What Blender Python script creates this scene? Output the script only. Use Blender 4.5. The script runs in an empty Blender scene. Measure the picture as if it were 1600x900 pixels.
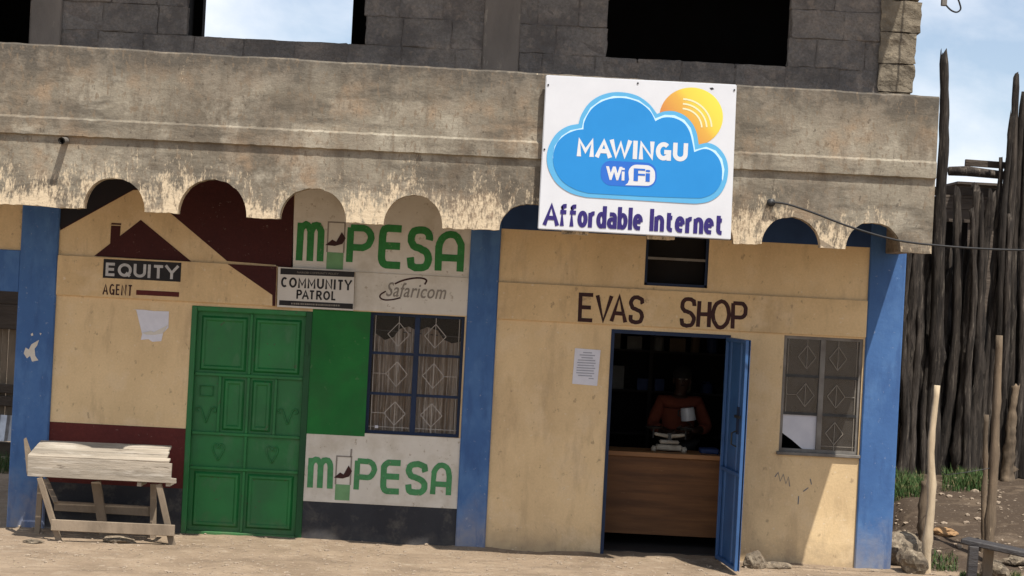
import bpy, bmesh, math, random
from mathutils import Vector, Matrix, noise

R = math.radians
sc = bpy.context.scene
C = sc.collection
random.seed(7)

# ------------------------------------------------------------------ camera
FPX, CAMY, EYE, ROLL = 3078.0, -18.0, 2.4, R(2.95)
cr, sr = math.cos(ROLL), math.sin(ROLL)
cd = bpy.data.cameras.new('camera')
cam = bpy.data.objects.new('camera', cd)
C.objects.link(cam)
cd.sensor_width = 36.0
cd.lens = 36.0 * FPX / 1600.0
cd.clip_start, cd.clip_end = 0.1, 3000.0
cam.matrix_world = Matrix(((cr, -sr, 0, 0), (0, 0, -1, CAMY), (sr, cr, 0, EYE), (0, 0, 0, 1)))
sc.camera = cam

# ------------------------------------------------------------------ world, sun, exposure
SUN = Vector((0.565, -1.0, 2.18)).normalized()
w = bpy.data.worlds.new('World')
sc.world = w
w.use_nodes = True
nt = w.node_tree
nt.nodes.clear()
def wn(t, **k):
    n = nt.nodes.new(t)
    for a, b in k.items():
        setattr(n, a, b)
    return n
out = wn('ShaderNodeOutputWorld')
bg = wn('ShaderNodeBackground')
sky = wn('ShaderNodeTexSky', sky_type='NISHITA', sun_disc=False)
sky.sun_elevation = math.asin(SUN.z)
sky.sun_rotation = math.atan2(SUN.x, SUN.y)
sky.altitude = 1500
sky.air_density = 1.0
sky.dust_density = 1.2
sky.ozone_density = 2.0
tc = wn('ShaderNodeTexCoord')
sep = wn('ShaderNodeSeparateXYZ')
nt.links.new(tc.outputs['Generated'], sep.inputs[0])
mapn = wn('ShaderNodeMapping')
mapn.inputs['Scale'].default_value = (1, 1, 1.7)
mapn.inputs['Location'].default_value = (0.35, 0.1, 0.28)
nt.links.new(tc.outputs['Generated'], mapn.inputs[0])
nz = wn('ShaderNodeTexNoise')
nz.inputs['Scale'].default_value = 7.5
nz.inputs['Detail'].default_value = 7
nz.inputs['Roughness'].default_value = 0.55
nz.inputs['Distortion'].default_value = 0.25
nt.links.new(mapn.outputs[0], nz.inputs['Vector'])
rp = wn('ShaderNodeValToRGB')
rp.color_ramp.elements[0].position = 0.37
rp.color_ramp.elements[0].color = (0.20, 0.20, 0.20, 1)
rp.color_ramp.elements[1].position = 0.64
rp.color_ramp.elements[1].color = (0.9, 0.9, 0.9, 1)
nt.links.new(nz.outputs[0], rp.inputs[0])
mx = wn('ShaderNodeMix', data_type='RGBA')
nt.links.new(rp.outputs[0], mx.inputs[0])
nt.links.new(sky.outputs[0], mx.inputs[6])
mx.inputs[7].default_value = (8.6, 8.9, 9.5, 1)
nt.links.new(mx.outputs[2], bg.inputs[0])
bg.inputs[1].default_value = 0.10
nt.links.new(bg.outputs[0], out.inputs[0])

sl = bpy.data.lights.new('sun', 'SUN')
sl.energy = 4.8
sl.angle = R(0.53)
sl.color = (1.0, 0.95, 0.87)
so = bpy.data.objects.new('sun', sl)
C.objects.link(so)
so.location = SUN * 40
so.rotation_euler = SUN.to_track_quat('Z', 'Y').to_euler()

vs = sc.view_settings
vs.view_transform = 'Standard'
vs.look = 'None'
vs.exposure = 0.28
vs.gamma = 1.0
vs.use_curve_mapping = False
try:
    sc.cycles.use_denoising = True
    sc.cycles.max_bounces = 8
    sc.cycles.diffuse_bounces = 5
    sc.cycles.transparent_max_bounces = 16
    sc.cycles.sample_clamp_indirect = 6
except Exception:
    pass

# ------------------------------------------------------------------ helpers
def P(px, py, Y):
    """a point of the photograph carried out to its real distance Y"""
    u, v, t = (px - 800) / FPX, (450 - py) / FPX, Y - CAMY
    return Vector((t * (u * cr - v * sr), Y, EYE + t * (u * sr + v * cr)))

def X(px, py, Y=0): return P(px, py, Y).x
def Z(px, py, Y=0): return P(px, py, Y).z

def mat(name, c1, c2=None, scale=3.0, rough=0.85, bump=0.0, bscale=None, c3=None, c3pos=0.62,
        stretch=(1, 1, 1), rnd=0.0, metal=0.0, spec=0.3, detail=6, lo=0.35, hi=0.65, c3scale=None, c3w=0.06):
    m = bpy.data.materials.new(name)
    m.use_nodes = True
    t = m.node_tree
    b = t.nodes['Principled BSDF']
    b.inputs['Roughness'].default_value = rough
    b.inputs['Metallic'].default_value = metal
    b.inputs['Specular IOR Level'].default_value = spec
    g = t.nodes.new('ShaderNodeNewGeometry')
    mp = t.nodes.new('ShaderNodeMapping')
    mp.inputs['Scale'].default_value = stretch
    t.links.new(g.outputs['Position'], mp.inputs[0])
    col = None
    c2 = c2 or tuple(x * 0.8 for x in c1)
    n = t.nodes.new('ShaderNodeTexNoise')
    n.inputs['Scale'].default_value = scale
    n.inputs['Detail'].default_value = detail
    n.inputs['Roughness'].default_value = 0.6
    t.links.new(mp.outputs[0], n.inputs['Vector'])
    r = t.nodes.new('ShaderNodeValToRGB')
    r.color_ramp.elements[0].position = lo
    r.color_ramp.elements[1].position = hi
    r.color_ramp.elements[0].color = (*c1, 1)
    r.color_ramp.elements[1].color = (*c2, 1)
    t.links.new(n.outputs[0], r.inputs[0])
    col = r.outputs[0]
    if c3:
        n3 = t.nodes.new('ShaderNodeTexNoise')
        n3.inputs['Scale'].default_value = c3scale or scale * 3.3
        n3.inputs['Detail'].default_value = 8
        n3.inputs['Roughness'].default_value = 0.7
        t.links.new(mp.outputs[0], n3.inputs['Vector'])
        r3 = t.nodes.new('ShaderNodeValToRGB')
        r3.color_ramp.elements[0].position = c3pos
        r3.color_ramp.elements[1].position = min(1, c3pos + c3w)
        t.links.new(n3.outputs[0], r3.inputs[0])
        k = t.nodes.new('ShaderNodeMix')
        k.data_type = 'RGBA'
        t.links.new(r3.outputs[0], k.inputs[0])
        t.links.new(col, k.inputs[6])
        k.inputs[7].default_value = (*c3, 1)
        col = k.outputs[2]
    if rnd:
        oi = t.nodes.new('ShaderNodeObjectInfo')
        mr = t.nodes.new('ShaderNodeMapRange')
        mr.inputs[3].default_value = 1 - rnd
        mr.inputs[4].default_value = 1 + rnd
        t.links.new(oi.outputs['Random'], mr.inputs[0])
        hs = t.nodes.new('ShaderNodeHueSaturation')
        t.links.new(mr.outputs[0], hs.inputs['Value'])
        t.links.new(col, hs.inputs['Color'])
        col = hs.outputs[0]
    t.links.new(col, b.inputs['Base Color'])
    if bump:
        nb = t.nodes.new('ShaderNodeTexNoise')
        nb.inputs['Scale'].default_value = bscale or scale * 8
        nb.inputs['Detail'].default_value = 8
        nb.inputs['Roughness'].default_value = 0.65
        t.links.new(mp.outputs[0], nb.inputs['Vector'])
        bp = t.nodes.new('ShaderNodeBump')
        bp.inputs['Strength'].default_value = bump
        bp.inputs['Distance'].default_value = 0.03
        t.links.new(nb.outputs[0], bp.inputs['Height'])
        t.links.new(bp.outputs[0], b.inputs['Normal'])
    m['col'] = True
    return m

def zfade(m, color, z0, z1, amount=1.0, nscale=6.0, namp=1.4):
    """dirt / dust / old paint of its own colour between heights z0 (full) and z1 (none), ragged edge"""
    t = m.node_tree
    b = t.nodes['Principled BSDF']
    src = b.inputs['Base Color'].links[0].from_socket
    g = t.nodes.new('ShaderNodeNewGeometry')
    s = t.nodes.new('ShaderNodeSeparateXYZ')
    t.links.new(g.outputs['Position'], s.inputs[0])
    n = t.nodes.new('ShaderNodeTexNoise')
    n.inputs['Scale'].default_value = nscale
    n.inputs['Detail'].default_value = 8
    n.inputs['Roughness'].default_value = 0.7
    t.links.new(g.outputs['Position'], n.inputs['Vector'])
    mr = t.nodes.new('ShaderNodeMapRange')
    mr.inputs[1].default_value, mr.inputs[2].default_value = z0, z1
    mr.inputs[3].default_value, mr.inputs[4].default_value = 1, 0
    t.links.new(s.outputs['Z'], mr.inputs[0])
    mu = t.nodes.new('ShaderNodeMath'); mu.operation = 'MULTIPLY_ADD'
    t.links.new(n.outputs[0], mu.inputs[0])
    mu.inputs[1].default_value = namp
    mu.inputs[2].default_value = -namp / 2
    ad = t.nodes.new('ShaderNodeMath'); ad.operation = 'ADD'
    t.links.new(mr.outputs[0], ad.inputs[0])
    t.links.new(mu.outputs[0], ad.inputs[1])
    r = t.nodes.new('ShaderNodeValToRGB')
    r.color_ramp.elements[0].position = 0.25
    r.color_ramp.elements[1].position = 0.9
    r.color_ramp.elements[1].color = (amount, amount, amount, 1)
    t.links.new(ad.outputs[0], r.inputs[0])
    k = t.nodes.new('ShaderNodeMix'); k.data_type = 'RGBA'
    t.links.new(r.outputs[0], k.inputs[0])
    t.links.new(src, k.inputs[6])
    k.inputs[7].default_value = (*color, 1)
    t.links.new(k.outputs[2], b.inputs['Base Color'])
    return m

def speckle(m, amt=.55, scale=48.0):
    """fine pits and grains of the cast concrete"""
    t = m.node_tree; b = t.nodes['Principled BSDF']
    src = b.inputs['Base Color'].links[0].from_socket
    g = t.nodes.new('ShaderNodeNewGeometry')
    n = t.nodes.new('ShaderNodeTexNoise'); n.inputs['Scale'].default_value = scale; n.inputs['Detail'].default_value = 5; n.inputs['Roughness'].default_value = .75
    t.links.new(g.outputs['Position'], n.inputs['Vector'])
    mr = t.nodes.new('ShaderNodeMapRange'); mr.inputs[1].default_value, mr.inputs[2].default_value = .3, .7
    mr.inputs[3].default_value, mr.inputs[4].default_value = 1 - amt * .6, 1 + amt * .4
    t.links.new(n.outputs[0], mr.inputs[0])
    hs = t.nodes.new('ShaderNodeHueSaturation'); t.links.new(mr.outputs[0], hs.inputs['Value']); t.links.new(src, hs.inputs['Color'])
    t.links.new(hs.outputs[0], b.inputs['Base Color'])
    return m
def layer(m, color, scale, lo, hi, amount=1.0, stretch=(1, 1, 1), rough=.65, seed=0.0, detail=9):
    """a patchy coat of another colour over what the material already has"""
    t = m.node_tree; b = t.nodes['Principled BSDF']
    src = b.inputs['Base Color'].links[0].from_socket
    g = t.nodes.new('ShaderNodeNewGeometry')
    mp = t.nodes.new('ShaderNodeMapping'); mp.inputs['Scale'].default_value = stretch; mp.inputs['Location'].default_value = (seed, seed * .7, seed * 1.3)
    t.links.new(g.outputs['Position'], mp.inputs[0])
    n = t.nodes.new('ShaderNodeTexNoise'); n.inputs['Scale'].default_value = scale; n.inputs['Detail'].default_value = detail; n.inputs['Roughness'].default_value = rough
    t.links.new(mp.outputs[0], n.inputs['Vector'])
    r = t.nodes.new('ShaderNodeMapRange'); r.inputs[1].default_value, r.inputs[2].default_value = lo, hi; r.inputs[4].default_value = amount
    t.links.new(n.outputs[0], r.inputs[0])
    k = t.nodes.new('ShaderNodeMix'); k.data_type = 'RGBA'
    t.links.new(r.outputs[0], k.inputs[0]); t.links.new(src, k.inputs[6]); k.inputs[7].default_value = (*color, 1)
    t.links.new(k.outputs[2], b.inputs['Base Color'])
    return m
def glassmat(name, dust, tint, ior=1.5):
    m = bpy.data.materials.new(name)
    m.use_nodes = True
    t = m.node_tree
    t.nodes.clear()
    o = t.nodes.new('ShaderNodeOutputMaterial')
    tr = t.nodes.new('ShaderNodeBsdfTransparent')
    gl = t.nodes.new('ShaderNodeBsdfGlossy')
    gl.inputs['Roughness'].default_value = 0.06
    gl.inputs['Color'].default_value = (0.9, 0.9, 0.9, 1)
    df = t.nodes.new('ShaderNodeBsdfDiffuse')
    df.inputs['Color'].default_value = (*tint, 1)
    fr = t.nodes.new('ShaderNodeFresnel')
    fr.inputs[0].default_value = ior
    g = t.nodes.new('ShaderNodeNewGeometry')
    n = t.nodes.new('ShaderNodeTexNoise')
    n.inputs['Scale'].default_value = 9
    n.inputs['Detail'].default_value = 6
    t.links.new(g.outputs['Position'], n.inputs['Vector'])
    mr = t.nodes.new('ShaderNodeMapRange')
    mr.inputs[1].default_value, mr.inputs[2].default_value = 0.3, 0.75
    mr.inputs[3].default_value, mr.inputs[4].default_value = dust * 0.5, dust * 1.5
    t.links.new(n.outputs[0], mr.inputs[0])
    a = t.nodes.new('ShaderNodeMixShader')
    t.links.new(mr.outputs[0], a.inputs[0])
    t.links.new(tr.outputs[0], a.inputs[1])
    t.links.new(df.outputs[0], a.inputs[2])
    c = t.nodes.new('ShaderNodeMixShader')
    t.links.new(fr.outputs[0], c.inputs[0])
    t.links.new(a.outputs[0], c.inputs[1])
    t.links.new(gl.outputs[0], c.inputs[2])
    t.links.new(c.outputs[0], o.inputs[0])
    return m

WL = {}        # world location of every object made here
def tag(o, label=None, cat=None, group=None, kind=None):
    if label: o['label'] = label
    if cat: o['category'] = cat
    if group: o['group'] = group
    if kind: o['kind'] = kind
    return o

def link(o, loc, parent):
    C.objects.link(o)
    loc = Vector(loc)
    WL[o] = loc
    if parent is not None:
        o.parent = parent
        o.location = loc - WL[parent]
    else:
        o.location = loc
    return o

def thing(name, loc, label, cat, group=None):
    return tag(link(bpy.data.objects.new(name, None), loc, None), label, cat, group)

class MB:
    """collects vertices and faces in world coordinates; build() links ONE mesh object"""
    def __init__(s): s.v, s.f = [], []
    def add(s, vs, fs):
        k = len(s.v)
        s.v += [Vector(a) for a in vs]
        s.f += [tuple(i + k for i in f) for f in fs]
        return s
    def box(s, x0, x1, y0, y1, z0, z1):
        return s.add([(x0, y0, z0), (x1, y0, z0), (x1, y1, z0), (x0, y1, z0), (x0, y0, z1), (x1, y0, z1), (x1, y1, z1), (x0, y1, z1)],
                     [(0, 3, 2, 1), (4, 5, 6, 7), (0, 1, 5, 4), (1, 2, 6, 5), (2, 3, 7, 6), (3, 0, 4, 7)])
    def plank(s, a, b, up, wd, th):
        """a squared bar from a to b, wd along 'up', th across"""
        a, b = Vector(a), Vector(b)
        d = (b - a).normalized()
        u = Vector(up); u = (u - d * u.dot(d)).normalized()
        n = d.cross(u)
        vs = []
        for q in (a, b):
            for i, j in ((-1, -1), (1, -1), (1, 1), (-1, 1)):
                vs.append(q + u * i * wd / 2 + n * j * th / 2)
        return s.add(vs, [(3, 2, 1, 0), (4, 5, 6, 7), (0, 1, 5, 4), (1, 2, 6, 5), (2, 3, 7, 6), (3, 0, 4, 7)])
    def poly(s, pts):
        return s.add(pts, [tuple(range(len(pts)))])
    def prism(s, pts, d):
        """polygon extruded by vector d"""
        n = len(pts); d = Vector(d)
        vs = [Vector(p) for p in pts] + [Vector(p) + d for p in pts]
        return s.add(vs, [tuple(range(n)), tuple(range(2 * n - 1, n - 1, -1))] + [(i, n + i, n + (i + 1) % n, (i + 1) % n) for i in range(n)])
    def tube(s, pts, rad, n=8, cap=True, wob=0.0, seed=0):
        pts = [Vector(p) for p in pts]
        if not hasattr(rad, '__len__'): rad = [rad] * len(pts)
        rings, prev = [], None
        for i, p in enumerate(pts):
            d = (pts[min(i + 1, len(pts) - 1)] - pts[max(i - 1, 0)]).normalized()
            ref = prev if prev is not None else (Vector((0, 1, 0)) if abs(d.y) < 0.9 else Vector((1, 0, 0)))
            u = (ref - d * ref.dot(d)).normalized(); prev = u
            q = d.cross(u)
            ring = []
            for k in range(n):
                a = 2 * math.pi * k / n
                rr = rad[i]
                if wob:
                    rr *= 1 + wob * noise.noise(Vector((math.cos(a) * 1.3 + seed * 7.1, math.sin(a) * 1.3, i * 0.45 + seed)))
                ring.append(p + (u * math.cos(a) + q * math.sin(a)) * rr)
            rings.append(ring)
        vs = [v for r_ in rings for v in r_]
        fs = []
        for i in range(len(pts) - 1):
            for k in range(n):
                fs.append((i * n + k, i * n + (k + 1) % n, (i + 1) * n + (k + 1) % n, (i + 1) * n + k))
        if cap:
            fs.append(tuple(range(n - 1, -1, -1)))
            fs.append(tuple((len(pts) - 1) * n + k for k in range(n)))
        return s.add(vs, fs)
    def ribbon(s, pts, wd, closed=False):
        """a flat painted stroke in the plane y = const"""
        pts = [Vector(p) for p in pts]
        pts = [p for i, p in enumerate(pts) if i == 0 or (p - pts[i - 1]).length > 1e-5]
        n = len(pts)
        L, Rr = [], []
        for i, p in enumerate(pts):
            if closed:
                a, b = pts[(i - 1) % n], pts[(i + 1) % n]
                d1, d2 = (p - a).normalized(), (b - p).normalized()
            else:
                d1 = (p - pts[i - 1]).normalized() if i else (pts[1] - p).normalized()
                d2 = (pts[i + 1] - p).normalized() if i < n - 1 else d1
            t = d1 + d2
            t = t.normalized() if t.length > 1e-6 else d1
            nn = Vector((-t.z, 0, t.x))
            n1 = Vector((-d1.z, 0, d1.x))
            sc_ = min(1.35, 1 / max(0.3, abs(nn.dot(n1))))
            L.append(p + nn * wd / 2 * sc_); Rr.append(p - nn * wd / 2 * sc_)
        m = n if closed else n - 1
        return s.add(L + Rr, [(i, n + i, n + (i + 1) % n, (i + 1) % n) for i in range(m)])
    def build(s, name, m, parent=None, smooth=False, bevel=0.0, label=None, cat=None, group=None, kind=None, loc=None, merge=False):
        bm = bmesh.new()
        bv = [bm.verts.new(p) for p in s.v]
        for f in s.f:
            try: bm.faces.new([bv[i] for i in f])
            except ValueError: pass
        if merge: bmesh.ops.remove_doubles(bm, verts=bm.verts, dist=1e-5)
        if bevel:
            bmesh.ops.remove_doubles(bm, verts=bm.verts, dist=1e-6)
            bmesh.ops.bevel(bm, geom=[e for e in bm.edges if len(e.link_faces) == 2 and e.calc_face_angle(0) > 0.6], offset=bevel, segments=1, affect='EDGES')
        if not s.flat(): bmesh.ops.recalc_face_normals(bm, faces=bm.faces)
        if loc is None:
            lo = Vector((min(p.x for p in s.v), min(p.y for p in s.v), min(p.z for p in s.v)))
            hi = Vector((max(p.x for p in s.v), max(p.y for p in s.v), max(p.z for p in s.v)))
            loc = (lo + hi) / 2
            if parent is None: loc.z = lo.z
        bmesh.ops.translate(bm, verts=bm.verts, vec=-Vector(loc))
        me = bpy.data.meshes.new(name)
        bm.to_mesh(me); bm.free()
        if smooth:
            for p in me.polygons: p.use_smooth = True
        me.materials.append(m)
        return tag(link(bpy.data.objects.new(name, me), loc, parent), label, cat, group, kind)
    def flat(s):
        y = [p.y for p in s.v]
        return max(y) - min(y) < 0.02 and all(True for _ in y) and getattr(s, 'sheet', False)

def sheet():
    m = MB(); m.sheet = True
    return m

def mesh_copy(src, name, loc, parent, scale=(1, 1, 1), rot=None):
    o = bpy.data.objects.new(name, src.data)
    link(o, loc, parent)
    o.scale = scale
    if rot: o.rotation_euler = rot
    return o

def arc(cx, cz, rx, rz, a0, a1, n=8):
    return [(cx + rx * math.cos(R(a0 + (a1 - a0) * i / n)), cz + rz * math.sin(R(a0 + (a1 - a0) * i / n))) for i in range(n + 1)]

def catmull(pts, k=5, closed=False):
    o = []
    n = len(pts)
    for i in range(n if closed else n - 1):
        g = (lambda j: pts[j % n]) if closed else (lambda j: pts[max(0, min(n - 1, j))])
        p0, p1, p2, p3 = [Vector(g(i + d)) for d in (-1, 0, 1, 2)]
        for j in range(k):
            t = j / k
            o.append(0.5 * (2 * p1 + (p2 - p0) * t + (2 * p0 - 5 * p1 + 4 * p2 - p3) * t * t + (3 * p1 - p0 - 3 * p2 + p3) * t ** 3))
    if not closed: o.append(Vector(pts[-1]))
    return o

# hand painted letters: strokes in a unit box
GL = {
 'm': [[(0, 0), (0, 1)], [(0, .55)] + arc(.25, .72, .25, .24, 180, 0) + [(.5, 0)], [(.5, .55)] + arc(.75, .72, .25, .24, 180, 0) + [(1, 0)]],
 'P': [[(0, 0), (0, 1)], [(0, 1), (.55, 1)] + arc(.6, .72, .4, .28, 90, -90) + [(0, .44)]],
 'E': [[(1, 1)] + arc(.28, .78, .28, .22, 90, 180, 5) + arc(.28, .22, .28, .22, 180, 270, 5) + [(1, 0)], [(0, .52), (.95, .52)]],
 'S': [[tuple(v) for v in catmull([(1, .74), (.93, .92), (.55, 1), (.14, .95), (0, .76), (.15, .58), (.5, .51), (.86, .42), (1, .24), (.86, .05), (.45, 0), (.08, .06), (0, .27)], 3)]],
 'A': [[(0, 0), (0, .62)] + arc(.5, .62, .5, .38, 180, 0, 10) + [(1, 0)], [(0, .36), (1, .36)]],
 'e': [[(1, 1), (0, 1), (0, 0), (1, 0)], [(0, .5), (.85, .5)]],
 'V': [[(0, 1), (.5, 0), (1, 1)]],
 'a': [[(0, 0), (.5, 1), (1, 0)], [(.2, .33), (.8, .33)]],
 'H': [[(0, 0), (0, 1)], [(1, 0), (1, 1)], [(0, .5), (1, .5)]],
 'O': [arc(.5, .5, .5, .5, 0, 342, 19)],
}
def glyph(ch, cx, cy, wpx, hpx, sw, Y, m, parent, name='letter', slant=0.0, dy=0.0):
    c = P(cx, cy, Y)
    k = (Y - CAMY) / FPX
    b = sheet()
    for i, st in enumerate(GL[ch]):
        pts = [Vector((c.x + ((x - .5) * (wpx - sw) + slant * (z - .5) * hpx) * k, Y - 0.0006 * i, c.z + (z - .5) * (hpx - sw) * k)) + Vector((random.uniform(-.0025, .0025), 0, random.uniform(-.0025, .0025))) for x, z in st]
        b.ribbon(pts, sw * k, closed=(ch == 'O'))
    return b.build(name, m, parent)

GC = {
 'C': (.72, [arc(.5, .5, .5, .5, 48, 312, 16)]), 'O': (.86, [arc(.5, .5, .5, .5, 0, 345, 23)]), 'M': (.92, [[(0, 0), (0, 1), (.5, .25), (1, 1), (1, 0)]]),
 'U': (.76, [[(0, 1), (0, .36)] + arc(.5, .36, .5, .36, 180, 360, 12) + [(1, 1)]]), 'N': (.78, [[(0, 0), (0, 1), (1, 0), (1, 1)]]), 'I': (.0, [[(.5, 0), (.5, 1)]]),
 'T': (.72, [[(0, 1), (1, 1)], [(.5, .96), (.5, -.0)]]), 'Y': (.80, [[(0, 1), (.5, .45), (1, 1)], [(.5, .5), (.5, 0)]]),
 'P': (.64, [[(0, 0), (0, 1), (.55, 1)] + arc(.55, .73, .45, .27, 90, -90, 8) + [(0, .46)]]),
 'R': (.68, [[(0, 0), (0, 1), (.5, 1)] + arc(.52, .74, .42, .26, 90, -90, 8) + [(0, .48)], [(.45, .48), (1, 0)]]),
 'A': (.84, [[(0, 0), (.5, 1), (1, 0)], [(.2, .3), (.8, .3)]]), 'L': (.56, [[(0, 1), (0, 0), (1, 0)]]), 'E': (.60, [[(1, 1), (0, 1), (0, 0), (1, 0)], [(0, .51), (.92, .51)]]),
 'Q': (.88, [arc(.5, .5, .5, .5, 0, 345, 23), [(.6, .25), (.98, -.06)]]), 'G': (.80, [arc(.5, .5, .5, .5, 48, 350, 18), [(1.0, .0), (1.0, .45), (.56, .45)]]),
 'f': (.44, [[(.35, 0), (.35, .86)] + arc(.75, .84, .4, .16, 180, 90, 4) + [(1, 1)], [(0, .66), (1, .66)]]), 'o': (.44, [arc(.5, .33, .5, .35, 0, 345, 23)]),
 'r': (.30, [[(0, 0), (0, .70)], [(0, .42)] + arc(.75, .42, .75, .26, 180, 90, 5) + [(1, .68)]]), 'd': (.44, [arc(.5, .33, .5, .35, 0, 345, 23), [(1, 0), (1, 1)]]), 'b': (.44, [arc(.5, .33, .5, .35, 0, 345, 23), [(0, 0), (0, 1)]]),
 'a': (.42, [[(.08, .68), (.6, .68)] + arc(.62, .5, .38, .18, 90, 0, 4) + [(1, 0)], [(1, .40), (.35, .40)] + arc(.35, .20, .35, .20, 90, 270, 8) + [(1, 0)]]),
 'l': (.0, [[(.5, 0), (.5, 1)]]), 'e': (.42, [[(0, .35), (1, .35)], [(1, .35)] + arc(.5, .38, .5, .30, 0, 180, 9) + arc(.5, .28, .5, .28, 180, 280, 7) + [(.95, .0)]]),
 'n': (.42, [[(0, 0), (0, .70)], [(0, .42)] + arc(.5, .42, .5, .26, 180, 0, 9) + [(1, 0)]]), 't': (.40, [[(.35, .94), (.35, .16)] + arc(.75, .16, .4, .16, 180, 270, 4) + [(1, 0)], [(0, .68), (.95, .68)]]), ' ': (.12, []),
 'W': (1.25, [[(0, 1), (.25, 0), (.5, .92), (.75, 0), (1, 1)]]),
}
def word(s, TL, TR, BL, Y, m, parent, sw=.2, gap=.17, name='letter'):
    """bold capitals, one mesh for each letter, fitted between three corners of the line"""
    a, b, c = P(*TL, Y), P(*TR, Y), P(*BL, Y)
    H_, W_ = (c - a).length, (b - a).length
    ux, uz = (b - a).normalized(), (a - c).normalized()
    st = sw * H_
    kern = {'AW': -.20, 'PA': -.12, 'AT': -.14, 'TY': -.06, 'Af': -.07, 'ff': -.05, 'fo': -.04, 'rd': -.03, 'rn': -.03}
    ks = [kern.get(s[i:i + 2], 0) * H_ for i in range(len(s))]
    tot = sum(GC[q][0] for q in s)
    free = W_ - st * len(s) - gap * H_ * (len(s) - 1) - sum(ks)
    kx = free / tot
    x = 0
    for n_, q in enumerate(s):
        wd = GC[q][0] * kx
        if q == ' ':
            x += wd + st + gap * H_
            continue
        mb = sheet()
        for i, pl_ in enumerate(GC[q][1]):
            pts = [c + ux * (x + st / 2 + px_ * wd) + uz * (st / 2 + pz_ * (H_ - st)) + Vector((0, -.0006 * i, 0)) for px_, pz_ in pl_]
            for e0, e1 in ((0, 1), (-1, -2)):                       # open stroke ends run out to the line's edge
                if pl_[e0][1] in (0, 1) and abs(pl_[e0][1] - pl_[e1][1]) > .2:
                    d_ = (pts[e0] - pts[e1]); pts[e0] = pts[e0] + d_ * (st / 2 / max(1e-6, abs(d_.dot(uz))))
            mb.ribbon(pts, st, closed=(q in 'OQodb' and i == 0))
        mb.build(name, m, parent)
        x += wd + st + gap * H_ + ks[n_]
def text(s, TL, TR, BL, Y, m, parent, bold=0.0, name='lettering', shear=0.0, sp=1.0):
    """printed lettering fitted between three corners of its line"""
    cu = bpy.data.curves.new('t', 'FONT')
    cu.body = s
    cu.offset = min(bold, .006)
    cu.shear = shear
    cu.space_character = sp
    cu.resolution_u = 3
    o = bpy.data.objects.new('t', cu)
    C.objects.link(o)
    dg = bpy.context.evaluated_depsgraph_get()
    me = bpy.data.meshes.new_from_object(o.evaluated_get(dg))
    C.objects.unlink(o)
    bpy.data.objects.remove(o)
    x0, x1 = min(v.co.x for v in me.vertices), max(v.co.x for v in me.vertices)
    z0, z1 = min(v.co.y for v in me.vertices), max(v.co.y for v in me.vertices)
    a, b, c = P(*TL, Y), P(*TR, Y), P(*BL, Y)
    mb = sheet()
    vs = [a + (b - a) * ((v.co.x - x0) / (x1 - x0)) + (c - a) * ((z1 - v.co.y) / (z1 - z0)) for v in me.vertices]
    H_ = (c - a).length
    for i, dx in enumerate((0, -1, 1) if bold else (0,)):
        sh = (b - a).normalized() * dx * bold * H_ + Vector((0, -.0005 * i, 0))
        mb.add([v + sh for v in vs], [tuple(p.vertices) for p in me.polygons])
    bpy.data.meshes.remove(me)
    return mb.build(name, m, parent, merge=True)

def pxpoly(pts, Y, m, parent, name, **k):
    return sheet().poly([P(a, b, Y) for a, b in pts]).build(name, m, parent, **k)

def rect_px(tl, br, Y):
    """upright rectangle from two photo corners"""
    a, b = P(*tl, Y), P(*br, Y)
    return a.x, b.x, b.z, a.z

# ------------------------------------------------------------------ materials
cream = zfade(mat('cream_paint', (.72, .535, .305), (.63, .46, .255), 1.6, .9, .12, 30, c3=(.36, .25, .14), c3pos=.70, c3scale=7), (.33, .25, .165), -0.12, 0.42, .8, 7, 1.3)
cream2 = mat('cream_paint_beam', (.67, .485, .265), (.585, .415, .22), 1.9, .9, .12, 30, c3=(.33, .23, .12), c3pos=.70, c3scale=9)
blue = zfade(mat('blue_paint', (.055, .135, .315), (.042, .106, .265), 2.2, .75, .12, 24, c3=(.12, .22, .42), c3pos=.68, c3scale=11), (.30, .28, .26), -0.2, 0.75, .75, 7, .9)
bluemetal = mat('blue_metal_paint', (.038, .11, .27), (.028, .08, .20), 3, .45, .05, 12, spec=.5, c3=(.10, .13, .17), c3pos=.68)
beamshade = mat('shaded_blue_beam', (.022, .055, .15), (.016, .04, .11), 4, .8)  # beam's blue darkened, deep shade under the canopy put into it
navy = mat('dark_blue_frame', (.011, .024, .062), (.008, .018, .045), 5, .65, .05)
green = mat('green_metal_paint', (.013, .165, .038), (.010, .125, .03), 2.5, .5, .06, 10, spec=.4, c3=(.03, .10, .04), c3pos=.70)
greenwall = mat('green_wall_paint', (.014, .15, .03), (.010, .115, .024), 2.5, .8, .12, 30, c3=(.03, .09, .03), c3pos=.70)
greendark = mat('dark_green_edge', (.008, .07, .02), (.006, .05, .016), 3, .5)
maroon = mat('maroon_paint', (.050, .009, .008), (.040, .007, .007), 2.5, .8, .1, 30)
maroon2 = mat('maroon_bright_paint', (.10, .018, .014), (.08, .014, .012), 2.5, .8, .1, 30)
blackp = zfade(mat('black_plinth_paint', (.030, .032, .038), (.022, .023, .028), 2.5, .8, .15, 25, c3=(.06, .06, .06), c3pos=.68), (.10, .09, .08), -0.15, 0.25, .7)
whitep = mat('white_wall_paint', (.64, .60, .53), (.55, .51, .44), 2.2, .85, .12, 30, c3=(.36, .31, .24), c3pos=.70, c3scale=12)
lgreen = mat('letter_green', (.035, .20, .05), (.028, .16, .04), 6, .8, .05)
lgreen2 = mat('letter_green_pale', (.07, .26, .10), (.06, .20, .08), 6, .8, .05)
pgreen = mat('phone_pale_green', (.16, .32, .15), (.13, .26, .12), 8, .8)
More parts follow.
